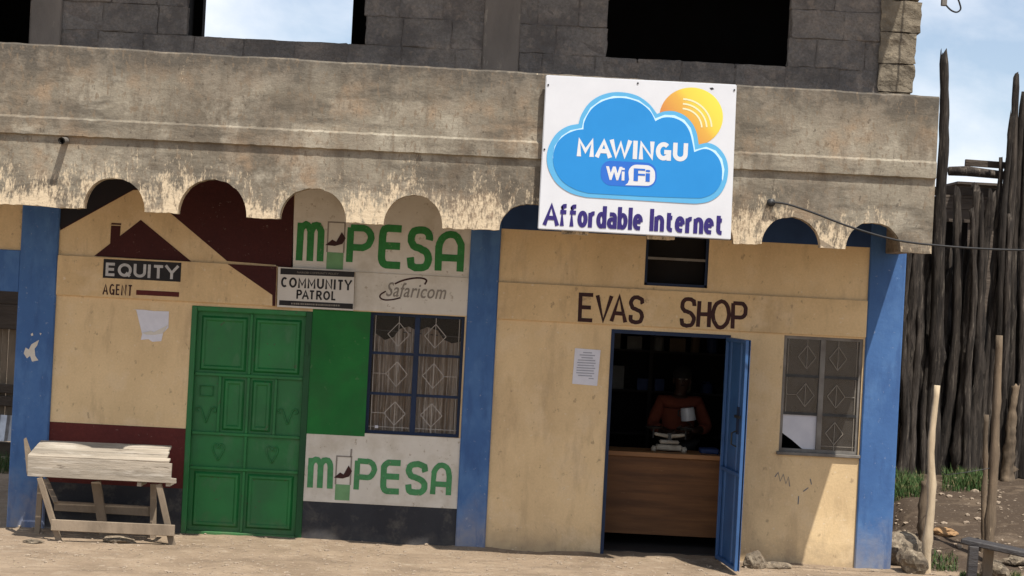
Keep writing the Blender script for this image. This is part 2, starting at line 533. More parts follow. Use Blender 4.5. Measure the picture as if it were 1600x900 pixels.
pgrey = mat('phone_outline_grey', (.25, .22, .19), (.2, .18, .15), 8, .8)
brownl = mat('letter_dark_brown', (.045, .012, .010), (.03, .01, .01), 8, .7)
inkblack = mat('ink_black', (.012, .011, .012), (.02, .018, .018), 8, .7)
inkgrey = mat('ink_grey', (.50, .49, .48), (.40, .39, .38), 8, .8)
whiteboard = mat('white_board', (.58, .55, .50), (.52, .49, .44), 5, .7)
def fascia_mat():
    m = mat('weathered_concrete', (.27, .236, .18), (.15, .126, .095), .85, .95, .28, 20, stretch=(.75, 1, 1.25), lo=.42, hi=.58, detail=10)
    layer(m, (.30, .215, .14), 1.4, .50, .60, .8, seed=3)
    layer(m, (.36, .32, .25), 2.4, .51, .62, .85, seed=9)
    layer(m, (.10, .085, .066), 2.2, .50, .60, .75, stretch=(.45, 1, 1.8), seed=14)
    zfade(m, (.095, .083, .068), 4.20, 3.84, .92, 1.5, 1.5)
    layer(m, (.25, .21, .16), 5, .50, .62, .6, seed=31)
    layer(m, (.12, .095, .07), 6, .53, .64, .5, stretch=(1.5, 1, .35), seed=21)
    layer(m, (.07, .056, .043), 22, .62, .66, .6, stretch=(1, 1, .6), seed=5)
    return speckle(m, .35, 60)
concrete = fascia_mat()
for cm, sd_ in ((cream, 4), (cream2, 40)):
    layer(cm, (.46, .325, .18), 1.0, .47, .62, .45, stretch=(1, 1, .55), seed=sd_)
    layer(cm, (.70, .54, .34), 3.2, .52, .64, .5, seed=sd_ + 3)
    layer(cm, (.33, .23, .135), 4.5, .54, .66, .28, stretch=(1.6, 1, .4), seed=sd_ + 5)
    layer(cm, (.27, .19, .115), 17, .615, .67, .55, stretch=(1, 1, .7), seed=sd_ + 7)
    layer(cm, (.72, .62, .46), 19, .635, .68, .5, seed=sd_ + 9)
    speckle(cm, .16, 55)
layer(whitep, (.42, .37, .29), 2.2, .48, .62, .6, seed=2)
layer(whitep, (.28, .22, .15), 19, .625, .67, .6, seed=12)
for pm, f_ in ((lgreen, .8), (lgreen2, .9), (brownl, .35), (maroon, .4), (maroon2, .5), (inkgrey, .4)):
    layer(pm, (.30, .25, .20), 26, .64, .69, f_, seed=13)
    speckle(pm, .35, 30)
layer(green, (.018, .10, .032), 2.2, .48, .62, .5, stretch=(1, 1, .6), seed=5)
layer(green, (.045, .15, .06), 7, .56, .66, .6, stretch=(1, 1, .5), seed=15)
layer(green, (.06, .055, .03), 20, .64, .68, .7, seed=25)
zfade(green, (.12, .11, .07), -.12, .28, .5, 9, 1.3)
layer(greenwall, (.02, .10, .028), 2.6, .48, .62, .6, seed=16)
layer(greenwall, (.08, .16, .07), 18, .64, .68, .6, seed=26)
layer(blue, (.09, .19, .38), 2.4, .48, .62, .6, stretch=(1, 1, .6), seed=6)
layer(blue, (.035, .085, .22), 5, .52, .64, .55, stretch=(1.6, 1, .4), seed=16)
layer(blue, (.26, .30, .38), 24, .65, .69, .6, seed=8)
layer(blackp, (.11, .10, .085), 6, .53, .66, .5, seed=9)
def flake_mat():
    m = fascia_mat(); m.name = 'flaking_cream_concrete'
    t = m.node_tree
    b = t.nodes['Principled BSDF']
    src = b.inputs['Base Color'].links[0].from_socket
    g = t.nodes.new('ShaderNodeNewGeometry')
    s = t.nodes.new('ShaderNodeSeparateXYZ'); t.links.new(g.outputs['Position'], s.inputs[0])
    mr = t.nodes.new('ShaderNodeMapRange')
    mr.inputs[1].default_value, mr.inputs[2].default_value = 2.92, 3.48
    mr.inputs[3].default_value, mr.inputs[4].default_value = .40, -.52
    t.links.new(s.outputs['Z'], mr.inputs[0])
    mx_ = t.nodes.new('ShaderNodeMapRange')      # old paint is gone towards the east end
    mx_.inputs[1].default_value, mx_.inputs[2].default_value = 2.6, 3.6
    mx_.inputs[3].default_value, mx_.inputs[4].default_value = 0, -.5
    t.links.new(s.outputs['X'], mx_.inputs[0])
    tot = None
    for scale, amp, st in ((3.2, 2.2, (1, 1, .8)), (17.0, 1.7, (1.4, 1, .45)), (60.0, 1.6, (1.3, 1, .45))):
        mp = t.nodes.new('ShaderNodeMapping'); mp.inputs['Scale'].default_value = st
        t.links.new(g.outputs['Position'], mp.inputs[0])
        n = t.nodes.new('ShaderNodeTexNoise'); n.inputs['Scale'].default_value = scale
        n.inputs['Detail'].default_value = 6; n.inputs['Roughness'].default_value = .7
        t.links.new(mp.outputs[0], n.inputs['Vector'])
        a = t.nodes.new('ShaderNodeMath'); a.operation = 'MULTIPLY_ADD'
        t.links.new(n.outputs[0], a.inputs[0]); a.inputs[1].default_value = amp; a.inputs[2].default_value = -amp / 2
        if tot is None: tot = a.outputs[0]
        else:
            q = t.nodes.new('ShaderNodeMath'); q.operation = 'ADD'
            t.links.new(tot, q.inputs[0]); t.links.new(a.outputs[0], q.inputs[1]); tot = q.outputs[0]
    for o_ in (mr, mx_):
        q = t.nodes.new('ShaderNodeMath'); q.operation = 'ADD'
        t.links.new(tot, q.inputs[0]); t.links.new(o_.outputs[0], q.inputs[1]); tot = q.outputs[0]
    r = t.nodes.new('ShaderNodeValToRGB')
    r.color_ramp.elements[0].position = 0.0; r.color_ramp.elements[1].position = 0.38
    t.links.new(tot, r.inputs[0])
    k = t.nodes.new('ShaderNodeMix'); k.data_type = 'RGBA'
    t.links.new(r.outputs[0], k.inputs[0]); t.links.new(src, k.inputs[6]); k.inputs[7].default_value = (.60, .485, .335, 1)
    t.links.new(k.outputs[2], b.inputs['Base Color'])
    return m
flake = flake_mat()
layer(flake, (.19, .145, .10), 26, .56, .62, .8, stretch=(1, 1, .4), seed=2)
stone = speckle(mat('grey_block_stone', (.205, .18, .155), (.14, .127, .117), 1.9, .95, .7, 26, c3=(.25, .21, .175), c3pos=.50, c3w=.16, rnd=.07))
layer(stone, (.10, .088, .08), 3.0, .50, .62, .7, seed=3)
layer(stone, (.26, .21, .165), 9, .58, .66, .6, seed=13)
mortar = speckle(mat('old_mortar', (.19, .162, .14), (.125, .109, .095), 2.2, .95, .7, 26, c3=(.25, .205, .17), c3pos=.50, c3w=.16))
layer(mortar, (.10, .088, .08), 3.0, .50, .62, .7, seed=3)
layer(mortar, (.26, .21, .165), 9, .58, .66, .6, seed=13)
roughstone = mat('rough_brown_stone', (.24, .20, .145), (.13, .108, .08), 6, .95, .9, 16, c3=(.36, .30, .21), c3pos=.56, c3w=.15, rnd=.10)
plaster = mat('raw_plaster', (.20, .17, .143), (.135, .117, .10), 1.4, .95, .35, 22, stretch=(2, 2, .7), c3=(.25, .215, .175), c3pos=.6)
interior = mat('dark_interior', (.035, .03, .028), (.025, .022, .02), 2, .95)  # colour kept dark to carry the room's shade
darkroom = mat('shade_dark_interior', (.012, .011, .011), (.009, .007, .006), 2, .95)  # near black, shade of unlit rooms put into the colour
dirt = mat('dirt', (.34, .255, .175), (.235, .172, .115), 1.6, .97, 1.0, 12, c3=(.40, .32, .235), c3pos=.54, c3scale=6, c3w=.18, detail=10)
soil = None
benchw = mat('pale_weathered_wood', (.42, .36, .285), (.25, .215, .17), 3.5, .85, .3, 14, stretch=(.35, 1, 2.5), rnd=.14, c3=(.16, .13, .10), c3pos=.60)
layer(benchw, (.50, .45, .38), 6, .52, .64, .6, stretch=(.4, 1, 3), seed=2)
benchd = mat('brown_weathered_wood', (.27, .21, .15), (.18, .14, .10), 4, .85, .3, 14, stretch=(1.5, 1, .6), rnd=.15)
logm = mat('dark_log_bark', (.068, .055, .045), (.015, .012, .010), 10, .95, 1.0, 18, stretch=(2.4, 2.4, .22), rnd=.35, c3=(.15, .125, .10), c3pos=.55, c3w=.12, c3scale=13)
layer(logm, (.02, .016, .014), 5, .52, .62, .75, stretch=(2.5, 2.5, .5), seed=4)
plankm = mat('grey_brown_plank', (.115, .09, .07), (.07, .055, .045), 4, .9, .6, 14, stretch=(.4, 2, 2), rnd=.25)
polem = mat('peeled_pale_pole', (.60, .48, .33), (.42, .33, .22), 5, .8, .4, 18, stretch=(2, 2, .4), c3=(.22, .16, .10), c3pos=.68)
poleb = mat('brown_pole', (.20, .145, .095), (.10, .075, .052), 5, .85, .5, 18, stretch=(2, 2, .4), c3=(.38, .29, .19), c3pos=.62)
blackwood = mat('charred_black_wood', (.028, .025, .026), (.05, .044, .042), 5, .6, .5, 12, stretch=(.5, 2, 2), spec=.5)
rockm = speckle(mat('field_rock', (.26, .205, .145), (.14, .112, .08), 6, .95, .9, 16, c3=(.34, .28, .20), c3pos=.54, rnd=.15))
layer(rockm, (.09, .072, .055), 12, .54, .62, .7, seed=6)
paper = mat('white_paper', (.66, .66, .72), (.60, .60, .66), 14, .8)
paperink = mat('faded_print', (.36, .37, .42), (.30, .31, .36), 20, .9)
signw = mat('sign_white', (.66, .67, .70), (.61, .62, .65), 3, .45, spec=.4)
signedge = mat('sign_edge_white', (.64, .65, .67), (.58, .59, .61), 4, .5)
c_in = mat('sign_cloud_blue', (.022, .25, .62), (.019, .235, .59), 3, .5)
c_out = mat('sign_cloud_rim', (.11, .41, .68), (.10, .38, .66), 3, .5)
c_hi = mat('sign_cloud_glint', (.55, .77, .92), (.50, .73, .90), 5, .5)
c_dk = mat('sign_badge_blue', (.028, .15, .58), (.026, .14, .55), 5, .5)
c_pu = mat('sign_navy', (.032, .02, .15), (.028, .018, .13), 5, .5)
c_wh = mat('sign_letter_white', (.68, .69, .71), (.65, .66, .68), 5, .5)
c_ray = mat('sign_ray_cream', (.80, .74, .48), (.76, .70, .44), 5, .5)
curtain = mat('striped_curtain', (.31, .255, .205), (.14, .092, .055), 9, .9, stretch=(3.2, 1, .12), c3=(.42, .37, .32), c3pos=.52, c3scale=16)
grillm = mat('pale_grille_steel', (.40, .37, .33), (.30, .275, .245), 8, .6)
grillb = mat('rusty_grille_steel', (.27, .24, .20), (.20, .175, .145), 8, .7)
greyframe = mat('weathered_grey_frame', (.20, .185, .165), (.12, .105, .09), 6, .7, .15, 20)
glass1 = glassmat('window_glass', .03, (.12, .12, .12), 1.25)
glass2 = glassmat('dusty_window_glass', .55, (.078, .070, .062))
cardw = mat('white_card', (.55, .55, .58), (.48, .48, .52), 6, .8)
counterw = mat('varnished_plywood', (.19, .082, .028), (.105, .043, .015), 3, .55, .08, 10, stretch=(.5, 1, 5), c3=(.34, .19, .085), c3pos=.64)
countert = mat('counter_edge', (.36, .18, .075), (.28, .13, .05), 4, .5, stretch=(.5, 1, 3))
skinm = mat('dark_skin', (.045, .022, .014), (.038, .019, .012), 8, .5)
shirtm = mat('rust_red_shirt', (.17, .042, .020), (.12, .028, .014), 6, .9, .1, 20)
hairm = mat('black_hair', (.008, .007, .006), (.012, .01, .009), 40, .9, .4, 90)
enamel = mat('white_enamel', (.55, .55, .55), (.48, .48, .48), 6, .3, spec=.5)
scalem = mat('old_scale_cream', (.46, .41, .33), (.30, .26, .20), 9, .5)
darkmetal = mat('dark_metal', (.03, .03, .03), (.05, .05, .05), 9, .5, metal=.4)
rubber = mat('black_cable', (.016, .016, .018), (.024, .023, .022), 9, .6)
tin = mat('silver_tin_sheet', (.55, .56, .57), (.35, .35, .36), 6, .35, metal=.7)
grassm = mat('grass_green', (.03, .075, .016), (.055, .095, .026), 9, .8, c3=(.20, .16, .075), c3pos=.54, c3scale=16)
strawm = mat('dry_straw', (.42, .34, .22), (.30, .24, .15), 9, .9)
goodsm = [mat('goods_%s' % n, c, None, 9, .6) for n, c in (('red', (.10, .012, .01)), ('tan', (.12, .08, .04)), ('white', (.16, .16, .15)), ('blue', (.02, .04, .12)))]

# ------------------------------------------------------------------ layout of the facade (metres; y = 0 is the front wall)
CAN = -1.40                                   # front of the concrete fascia
CL0, CL1 = X(20, 640), X(81, 600)             # west column
CM0, CM1 = X(723, 620), X(770, 620)
CR0, CR1 = X(1346, 650), X(1403, 650)
SLABZ0, SLABZ1 = 3.62, 3.80
WEST, EAST, DEEP = -6.4, CR1, 5.0
ROOFZ = 6.75
GZ = -0.12                                    # walls start a little below the ground

bld = thing('shop_building', ((CL0 + CR1) / 2, 0, 0), 'two storey block building with cream and blue shopfronts, green door and scalloped concrete fascia', 'building')

# ------------------------------------------------------------------ ground
def gh(x, y):
    h = 0.035 * noise.noise(Vector((x * .45, y * .45, 3))) + 0.016 * noise.noise(Vector((x * 2.1, y * 2.1, 9))) + 0.012 * noise.noise(Vector((x * 5.3, y * 5.3, 4))) * (1 if abs(x) < 12 else 0)
    near = max(0, min(1, (-y - .1) / 1.2))
    h *= 0.25 + .75 * near
    h += -0.05 * max(0, min(1, (-x - 2.2) / 3.0))
    if x < 3.9:
        kx = max(0, min(1, (y + .24) / .2)); h += kx * kx * (.018 + .030 * max(-.4, noise.noise(Vector((x * 1.7, 0, 12)))) + .012 * noise.noise(Vector((x * 7, 0, 2))))
    e = max(0, min(1, (x - 3.75) / .5)); e = e * e * (3 - 2 * e)
    b = max(0, min(1, (y + .25) / 4.2)); b = b * b * (3 - 2 * b)
    far = max(0, min(1, (60 - abs(x)) / 30))
    h += e * far * (b * .56 + .05 * noise.noise(Vector((x * 1.6, y * 1.6, 1))) * min(1, max(0, y + .4)) + .025 * noise.noise(Vector((x * 6, y * 6, 1))) * min(1, max(0, y + .4)))
    return h
def axis(a, b, st, far):
    o = [a + st * i for i in range(int((b - a) / st) + 1)]
    s = st
    l, r_ = [a], [o[-1]]
    while r_[-1] < far:
        s *= 1.5; r_.append(r_[-1] + s); l.append(l[-1] - s)
    return l[:0:-1] + o + r_[1:]
gx, gy = axis(-7, 8, .07, 700), axis(-4, 6, .07, 700)
g = MB()
g.v = [Vector((x, y, gh(x, y))) for y in gy for x in gx]
nx = len(gx)
g.f = [(j * nx + i, j * nx + i + 1, (j + 1) * nx + i + 1, (j + 1) * nx + i) for j in range(len(gy) - 1) for i in range(nx - 1)]
ground = g.build('ground', dirt, None, smooth=True, kind='structure', loc=(0, 0, 0))
# brown soil of the bank beside the building (darkened to hold part of its shade, ragged border)
t = dirt.node_tree; b = t.nodes['Principled BSDF']
src = b.inputs['Base Color'].links[0].from_socket
geo = t.nodes.new('ShaderNodeNewGeometry'); sx = t.nodes.new('ShaderNodeSeparateXYZ'); t.links.new(geo.outputs['Position'], sx.inputs[0])
def mrange(sock, a, b_):
    m = t.nodes.new('ShaderNodeMapRange'); m.inputs[1].default_value, m.inputs[2].default_value = a, b_
    t.links.new(sock, m.inputs[0]); return m.outputs[0]
def mth(op, a, b_):
    m = t.nodes.new('ShaderNodeMath'); m.operation = op
    for i, q in enumerate((a, b_)):
        if isinstance(q, (int, float)): m.inputs[i].default_value = q
        else: t.links.new(q, m.inputs[i])
    return m.outputs[0]
nn = t.nodes.new('ShaderNodeTexNoise'); nn.inputs['Scale'].default_value = 3.5; nn.inputs['Detail'].default_value = 8; nn.inputs['Roughness'].default_value = .7
t.links.new(geo.outputs['Position'], nn.inputs['Vector'])
k1 = mth('MULTIPLY', mrange(sx.outputs['X'], 3.6, 3.9), mrange(sx.outputs['Y'], -.25, .5))
k2 = mrange(mth('ADD', k1, mth('MULTIPLY', mth('SUBTRACT', nn.outputs[0], .5), 1.2)), .35, .6)
mm = t.nodes.new('ShaderNodeMix'); mm.data_type = 'RGBA'
t.links.new(k2, mm.inputs[0]); t.links.new(src, mm.inputs[6]); mm.inputs[7].default_value = (.065, .045, .03, 1)
t.links.new(mm.outputs[2], b.inputs['Base Color'])
layer(dirt, (.17, .125, .085), 3.0, .52, .64, .6, stretch=(.5, 1, 1), seed=4)
layer(dirt, (.12, .09, .062), 26, .60, .65, .7, seed=8)
layer(dirt, (.40, .33, .25), 18, .61, .67, .5, seed=28)

# ------------------------------------------------------------------ lower walls
def pierced(name, x0, x1, z0, z1, holes, y0, y1, m, parent, **k):
    """a wall with openings: front, back, reveals and rim"""
    xs = sorted({x0, x1, *[min(max(q, x0), x1) for h in holes for q in h[:2]]})
    zs = sorted({z0, z1, *[min(max(q, z0), z1) for h in holes for q in h[2:]]})
    solid = lambda i, j: 0 <= i < len(xs) - 1 and 0 <= j < len(zs) - 1 and not any(h[0] - 1e-6 <= xs[i] and xs[i + 1] <= h[1] + 1e-6 and h[2] - 1e-6 <= zs[j] and zs[j + 1] <= h[3] + 1e-6 for h in holes)
    b = MB()
    for i in range(len(xs) - 1):
        for j in range(len(zs) - 1):
            if not solid(i, j): continue
            a, c, d, e = xs[i], xs[i + 1], zs[j], zs[j + 1]
            b.add([(a, y0, d), (c, y0, d), (c, y0, e), (a, y0, e)], [(0, 1, 2, 3)])
            b.add([(a, y1, d), (c, y1, d), (c, y1, e), (a, y1, e)], [(3, 2, 1, 0)])
            if not solid(i - 1, j): b.add([(a, y0, d), (a, y1, d), (a, y1, e), (a, y0, e)], [(3, 2, 1, 0)])
            if not solid(i + 1, j): b.add([(c, y0, d), (c, y1, d), (c, y1, e), (c, y0, e)], [(0, 1, 2, 3)])
            if not solid(i, j - 1): b.add([(a, y0, d), (c, y0, d), (c, y1, d), (a, y1, d)], [(3, 2, 1, 0)])
            if not solid(i, j + 1): b.add([(a, y0, e), (c, y0, e), (c, y1, e), (a, y1, e)], [(0, 1, 2, 3)])
    return b.build(name, m, parent, merge=True, **k)

gd = (X(299, 480), X(490, 486), GZ, Z(392, 482))                                  # green door opening
gd = (X(291, 660), X(480, 660), GZ, Z(392, 482))
wa = rect_px((575, 489), (719, 681), 0)                                           # curtained window
wa = (X(574, 585), X(722, 585), Z(646, 681), Z(650, 491))
sd = (X(946, 700), X(1133, 700), GZ, Z(1050, 519))                                # shop doorway
wb = (X(1221, 617), X(1345, 617), Z(1280, 708), Z(1288, 527))                     # right window
vt = (X(1008, 412), X(1107, 412), Z(1057, 448), Z(1057, 366))                     # vent

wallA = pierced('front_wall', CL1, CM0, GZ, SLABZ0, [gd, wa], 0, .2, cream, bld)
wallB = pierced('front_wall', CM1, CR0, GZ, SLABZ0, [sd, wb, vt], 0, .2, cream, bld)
# open bay at the west end: cream infill over a blue beam
MB().box(WEST, CL0, 0.004, .2, Z(10, 390), SLABZ0).build('front_wall', cream2, bld)
MB().box(WEST, CL0, -.02, .22, Z(10, 455), Z(10, 390)).build('beam', blue, bld, bevel=.006)
for a, c in ((CL0, CL1), (CM0, CM1), (CR0, CR1)):
    MB().box(a, c, -.03, .23, GZ, SLABZ0).build('column', blue, bld, bevel=.012)
# plaster bands over the doors, a little proud of the wall
def band(x0, x1, zt, zb, y=-.028, m=cream2):
    return MB().box(x0, x1, y, .003, zb, zt).build('plaster_band', m, bld, bevel=.004)
band(CL1, X(433, 450), Z(225, 405), Z(225, 467.5))
band(CM1, CR0, Z(1068, 455), Z(1068, 513))

MB().box(CM1, CR0, -.010, .003, Z(800, 358), SLABZ0).build('beam', beamshade, bld)
# partitions, back and side walls, slabs, roof
back = pierced('back_wall', CL0, EAST, GZ, SLABZ0, [], DEEP - .2, DEEP, plaster, bld)
MB().box(CL0, CL0 + .2, .23, DEEP - .2, GZ, SLABZ0).build('side_wall', plaster, bld)
MB().box(EAST - .22, EAST - .02, .23, DEEP - .2, GZ, SLABZ0).build('side_wall', plaster, bld)
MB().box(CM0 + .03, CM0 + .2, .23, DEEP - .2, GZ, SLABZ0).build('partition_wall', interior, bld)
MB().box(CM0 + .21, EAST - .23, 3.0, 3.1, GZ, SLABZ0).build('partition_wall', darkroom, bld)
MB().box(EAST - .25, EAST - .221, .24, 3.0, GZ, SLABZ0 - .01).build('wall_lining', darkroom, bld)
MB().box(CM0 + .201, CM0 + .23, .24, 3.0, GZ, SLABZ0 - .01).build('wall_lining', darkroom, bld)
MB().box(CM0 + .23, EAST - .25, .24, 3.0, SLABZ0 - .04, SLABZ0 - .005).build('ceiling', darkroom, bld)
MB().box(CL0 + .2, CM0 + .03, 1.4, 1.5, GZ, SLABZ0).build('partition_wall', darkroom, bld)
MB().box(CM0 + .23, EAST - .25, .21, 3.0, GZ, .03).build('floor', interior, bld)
endx = X(1462, 270, CAN)
MB().box(WEST, endx - .13, CAN + .1, DEEP, SLABZ0, SLABZ1).build('floor_slab', plaster, bld)

# ------------------------------------------------------------------ fascia with scallops
arches = [(-28, 318, 52, 48), (178, 327.5, 96, 50), (331, 337.5, 108, 54), (488.5, 347, 104, 50), (645, 355, 92, 47), (829, 363.5, 98, 44),
          (965, 371, 92, 44), (1100, 378, 92, 44), (1236, 385.5, 92, 44), (1364, 391.5, 86, 43)]
k = (CAN - CAMY) / FPX
A = []
for cx, cy, wd, ht in arches:
    c = P(cx, cy, CAN); A.append((c.x, wd * k / 2, ht * k))
x0, x1 = X(-160, 300, CAN), endx
zb0, zb1 = Z(0, 318.5, CAN), Z(1450, 396, CAN)
xb0, xb1 = X(0, 318.5, CAN), X(1450, 396, CAN)
zt0, zt1 = Z(0, 65, CAN), Z(1463, 150, CAN)
xt0, xt1 = X(0, 65, CAN), X(1463, 150, CAN)
def bot(x):
    z = zb0 + (zb1 - zb0) * (x - xb0) / (xb1 - xb0) + .010 * noise.noise(Vector((x * 3, 0, 5))) + .009 * noise.noise(Vector((x * 19, 0, 5)))
    for c, r_, h in A:
        q = abs(x - c) / r_
        if q < 1: z += h * (1 + .05 * noise.noise(Vector((x * 5, c, 1)))) * (1 - q ** 2.3) ** .5
    return z
def top(x):
    return zt0 + (zt1 - zt0) * (x - xt0) / (xt1 - xt0) + .010 * noise.noise(Vector((x * 2.2, 0, 2))) + .006 * noise.noise(Vector((x * 9, 0, 2)))
xs = set([x0 + (x1 - x0) * i / 420 for i in range(421)])
for c, r_, h in A:
    for q in (-1, -.997, -.985, -.96, -.92, -.86, -.78, -.68, -.56, -.42, -.28, -.14, 0, .14, .28, .42, .56, .68, .78, .86, .92, .96, .985, .997, 1): xs.add(c + q * r_)
xs = sorted(x for x in xs if x0 <= x <= x1)
LZ0 = lambda x: Z(0, 209, CAN) + (Z(1461, 281, CAN) - Z(0, 209, CAN)) * (x - xb0) / (xb1 - xb0)     # under edge of the raised band
LZ1 = lambda x: Z(0, 178, CAN) + (Z(1461, 252, CAN) - Z(0, 178, CAN)) * (x - xb0) / (xb1 - xb0)
TH = .13
fb = MB()
rows = []
for x in xs:
    zb, zt, l0, l1 = bot(x), top(x), LZ0(x), LZ1(x)
    wv = .010 * noise.noise(Vector((x * 1.3, 0, 8)))
    e = .006 * noise.noise(Vector((x * 14, 0, 3)))
    rows.append([(x, CAN + wv, zb), (x, CAN + wv, (zb + l0) / 2), (x, CAN + wv, l0 + e), (x, CAN - .032 + wv, l0 + .012 + e), (x, CAN - .032 + wv, l1 - .02 + e),
                 (x, CAN - .004 + wv, l1 + e), (x, CAN - .002 + wv, (l1 + zt) / 2), (x, CAN + wv, zt - .015), (x, CAN + .015 + wv, zt), (x, CAN + TH, zt), (x, CAN + TH, zb)])
n = len(rows[0])
fb.v = [Vector(p) for r_ in rows for p in r_]
for i in range(len(rows) - 1):
    for j in range(n):
        fb.f.append((i * n + j, (i + 1) * n + j, (i + 1) * n + (j + 1) % n, i * n + (j + 1) % n))
fb.f.append(tuple(range(n))); fb.f.append(tuple((len(rows) - 1) * n + j for j in range(n)))
fascia = fb.build('fascia', flake, bld)
# end return of the balcony, from the fascia back to the wall
MB().add([], []).box(endx - .13, endx - .004, CAN + TH + .001, -.001, bot(endx - .1) + .02, top(endx) - .02).build('balcony_end_wall', concrete, bld, bevel=.01)
# drain spouts
def spout(px, py, L, r_):
    p = P(px, py, CAN)
    s_ = MB()
    s_.tube([p + Vector((0, .1, .01)), p + Vector((0, -L, -.012))], r_, 12, cap=False)
    s_.tube([p + Vector((0, -L, -.012)), p + Vector((0, .1, .01))], r_ * .72, 12, cap=False)
    o = s_.build('drain_spout', greyframe, fascia, smooth=True)
    MB().tube([p + Vector((0, -.02, 0)), p + Vector((0, -.015, 0))], r_ * .71, 12).build('spout_bore_shade', darkroom, fascia)  # near-black disc painted as the shade inside the pipe
spout(103, 220, .16, .030)

# ------------------------------------------------------------------ upper storey of blocks
UZ = SLABZ1
op = [(WEST + .3, X(45, 35), Z(20, 66), 6.1), (X(286, 30), X(572, 35), Z(430, 62), 6.1), (X(945, 60), X(1235, 60), Z(1090, 102), 6.1)]
op[1] = (op[1][0], op[1][1], Z(430, 62), 6.1)
UE = X(1432, 70)
core = pierced('upper_wall', WEST, UE - .1, UZ, ROOFZ, [(a - .004, c + .004, d - .004, e + .004) for a, c, d, e in op], .016, .2, mortar, bld)
CH, BL = .262, .455
base = MB().box(-.5, .5, -.5, .5, -.5, .5)
protos = []
for i in range(6):
    bm_ = bmesh.new()
    bmesh.ops.create_cube(bm_, size=1)
    bmesh.ops.bevel(bm_, geom=list(bm_.edges), offset=.025, segments=1, affect='EDGES')
    bmesh.ops.subdivide_edges(bm_, edges=[e for e in bm_.edges if e.calc_length() > .5], cuts=3, use_grid_fill=True)
    for v in bm_.verts:
        v.co += noise.noise_vector(v.co * 3.5 + Vector((i * 4.1, 0, 0))) * .04 + Vector((random.uniform(-.008, .008), random.uniform(-.05, .05), random.uniform(-.014, .014)))
    me = bpy.data.meshes.new('block'); bm_.to_mesh(me); bm_.free(); me.materials.append(stone); protos.append(me)
def block(xa, xb, za, zb, dy):
    o = bpy.data.objects.new('block', random.choice(protos))
    j = random.uniform(.002, .008)
    link(o, ((xa + xb) / 2, .06 + dy, (za + zb) / 2), core)
    o.scale = (xb - xa - j, .10, zb - za - j * random.uniform(.7, 1.2))
    return o
pil = [(X(48, 35), X(96, 35)), (X(755, 60), X(812, 60))]
sillz = op[1][2]
zc = sillz - CH
nb = 0
while zc < ROOFZ - .1:
    za, zb = zc, min(zc + CH, ROOFZ)
    x = WEST + (0 if int(round((zc - sillz) / CH)) % 2 else -BL / 2)
    stops = [WEST, UE - .33]
    solids = [(WEST, UE - .33)]
    cuts = [(a, c) for a, c, d, e in op if za < e - .02 and zb > d + .05] + pil
    # split the course into free runs
    runs, cur = [], WEST
    for a, c in sorted(cuts):
        if a > cur: runs.append((cur, a))
        cur = max(cur, c)
    runs.append((cur, UE - .33))
    for ra, rb in runs:
        if rb - ra < .05: continue
        if ra > WEST + .1: ra -= random.uniform(-.005, .035) if za > sillz - .1 else 0
        if rb < UE - .4: rb += random.uniform(-.005, .04) if za > sillz - .1 else 0
        xx = ra - random.uniform(0, .25)
        while xx < rb - .02:
            ln = BL * random.uniform(.8, 1.12)
            xa, xb = max(xx, ra), min(xx + ln, rb)
            if rb - xb < .12: xb = rb; ln = xb - xx
            if xb - xa > .05:
                block(xa, xb, za, zb, random.uniform(-.010, .007)); nb += 1
            xx += ln
    zc += CH
for a, c in pil:
    MB().box(a, c, -.012, .2, sillz - CH, ROOFZ).build('pillar', plaster, bld, bevel=.01)
# rough toothed stones at the east end of the wall
zc = UZ
i = 0
while zc < ROOFZ - .05:
    hh = random.uniform(.20, .30)
    xe = UE + random.uniform(-.06, .035)
    xa = UE - .335
    rb_ = bmesh.new()
    bmesh.ops.create_cube(rb_, size=1)
    bmesh.ops.subdivide_edges(rb_, edges=list(rb_.edges), cuts=4, use_grid_fill=True)
    for v in rb_.verts:
        w_ = Vector((v.co.x * (xe - xa), v.co.y * .24, v.co.z * (hh - .012)))
        ns = noise.noise_vector(w_ * 11 + Vector((i * 3.3, 1, 2))) * .02
        v.co = w_ + ns
    me = bpy.data.meshes.new('end_stone'); rb_.to_mesh(me); rb_.free(); me.materials.append(roughstone)
    link(bpy.data.objects.new('end_stone', me), ((xa + xe) / 2, .10, zc + hh / 2), core)
    zc += hh; i += 1
MB().box(UE - .30, UE - .06, .12, .21, UZ, ROOFZ).build('wall_core', mortar, bld)
# rooms behind the openings
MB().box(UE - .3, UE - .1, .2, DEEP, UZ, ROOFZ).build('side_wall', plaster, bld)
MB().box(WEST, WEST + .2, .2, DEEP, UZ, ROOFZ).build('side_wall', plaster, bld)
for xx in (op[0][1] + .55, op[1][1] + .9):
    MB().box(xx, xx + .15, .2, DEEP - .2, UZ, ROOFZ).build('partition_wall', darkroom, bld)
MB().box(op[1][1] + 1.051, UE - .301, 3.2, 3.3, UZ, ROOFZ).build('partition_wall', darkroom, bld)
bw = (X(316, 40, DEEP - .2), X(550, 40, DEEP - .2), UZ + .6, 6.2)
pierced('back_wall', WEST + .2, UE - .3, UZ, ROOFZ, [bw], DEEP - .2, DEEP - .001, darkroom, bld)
rx = X(1365, 140) + SUN.x / SUN.z * (ROOFZ - Z(1365, 140))
MB().box(WEST - .3, rx, CAN + .06, DEEP + .5, ROOFZ, ROOFZ + .14).build('roof', plaster, bld)

# ------------------------------------------------------------------ painted signs on the wall (thin coats of paint)
W1, W2, W3 = -.0035, -.0305, -.0325
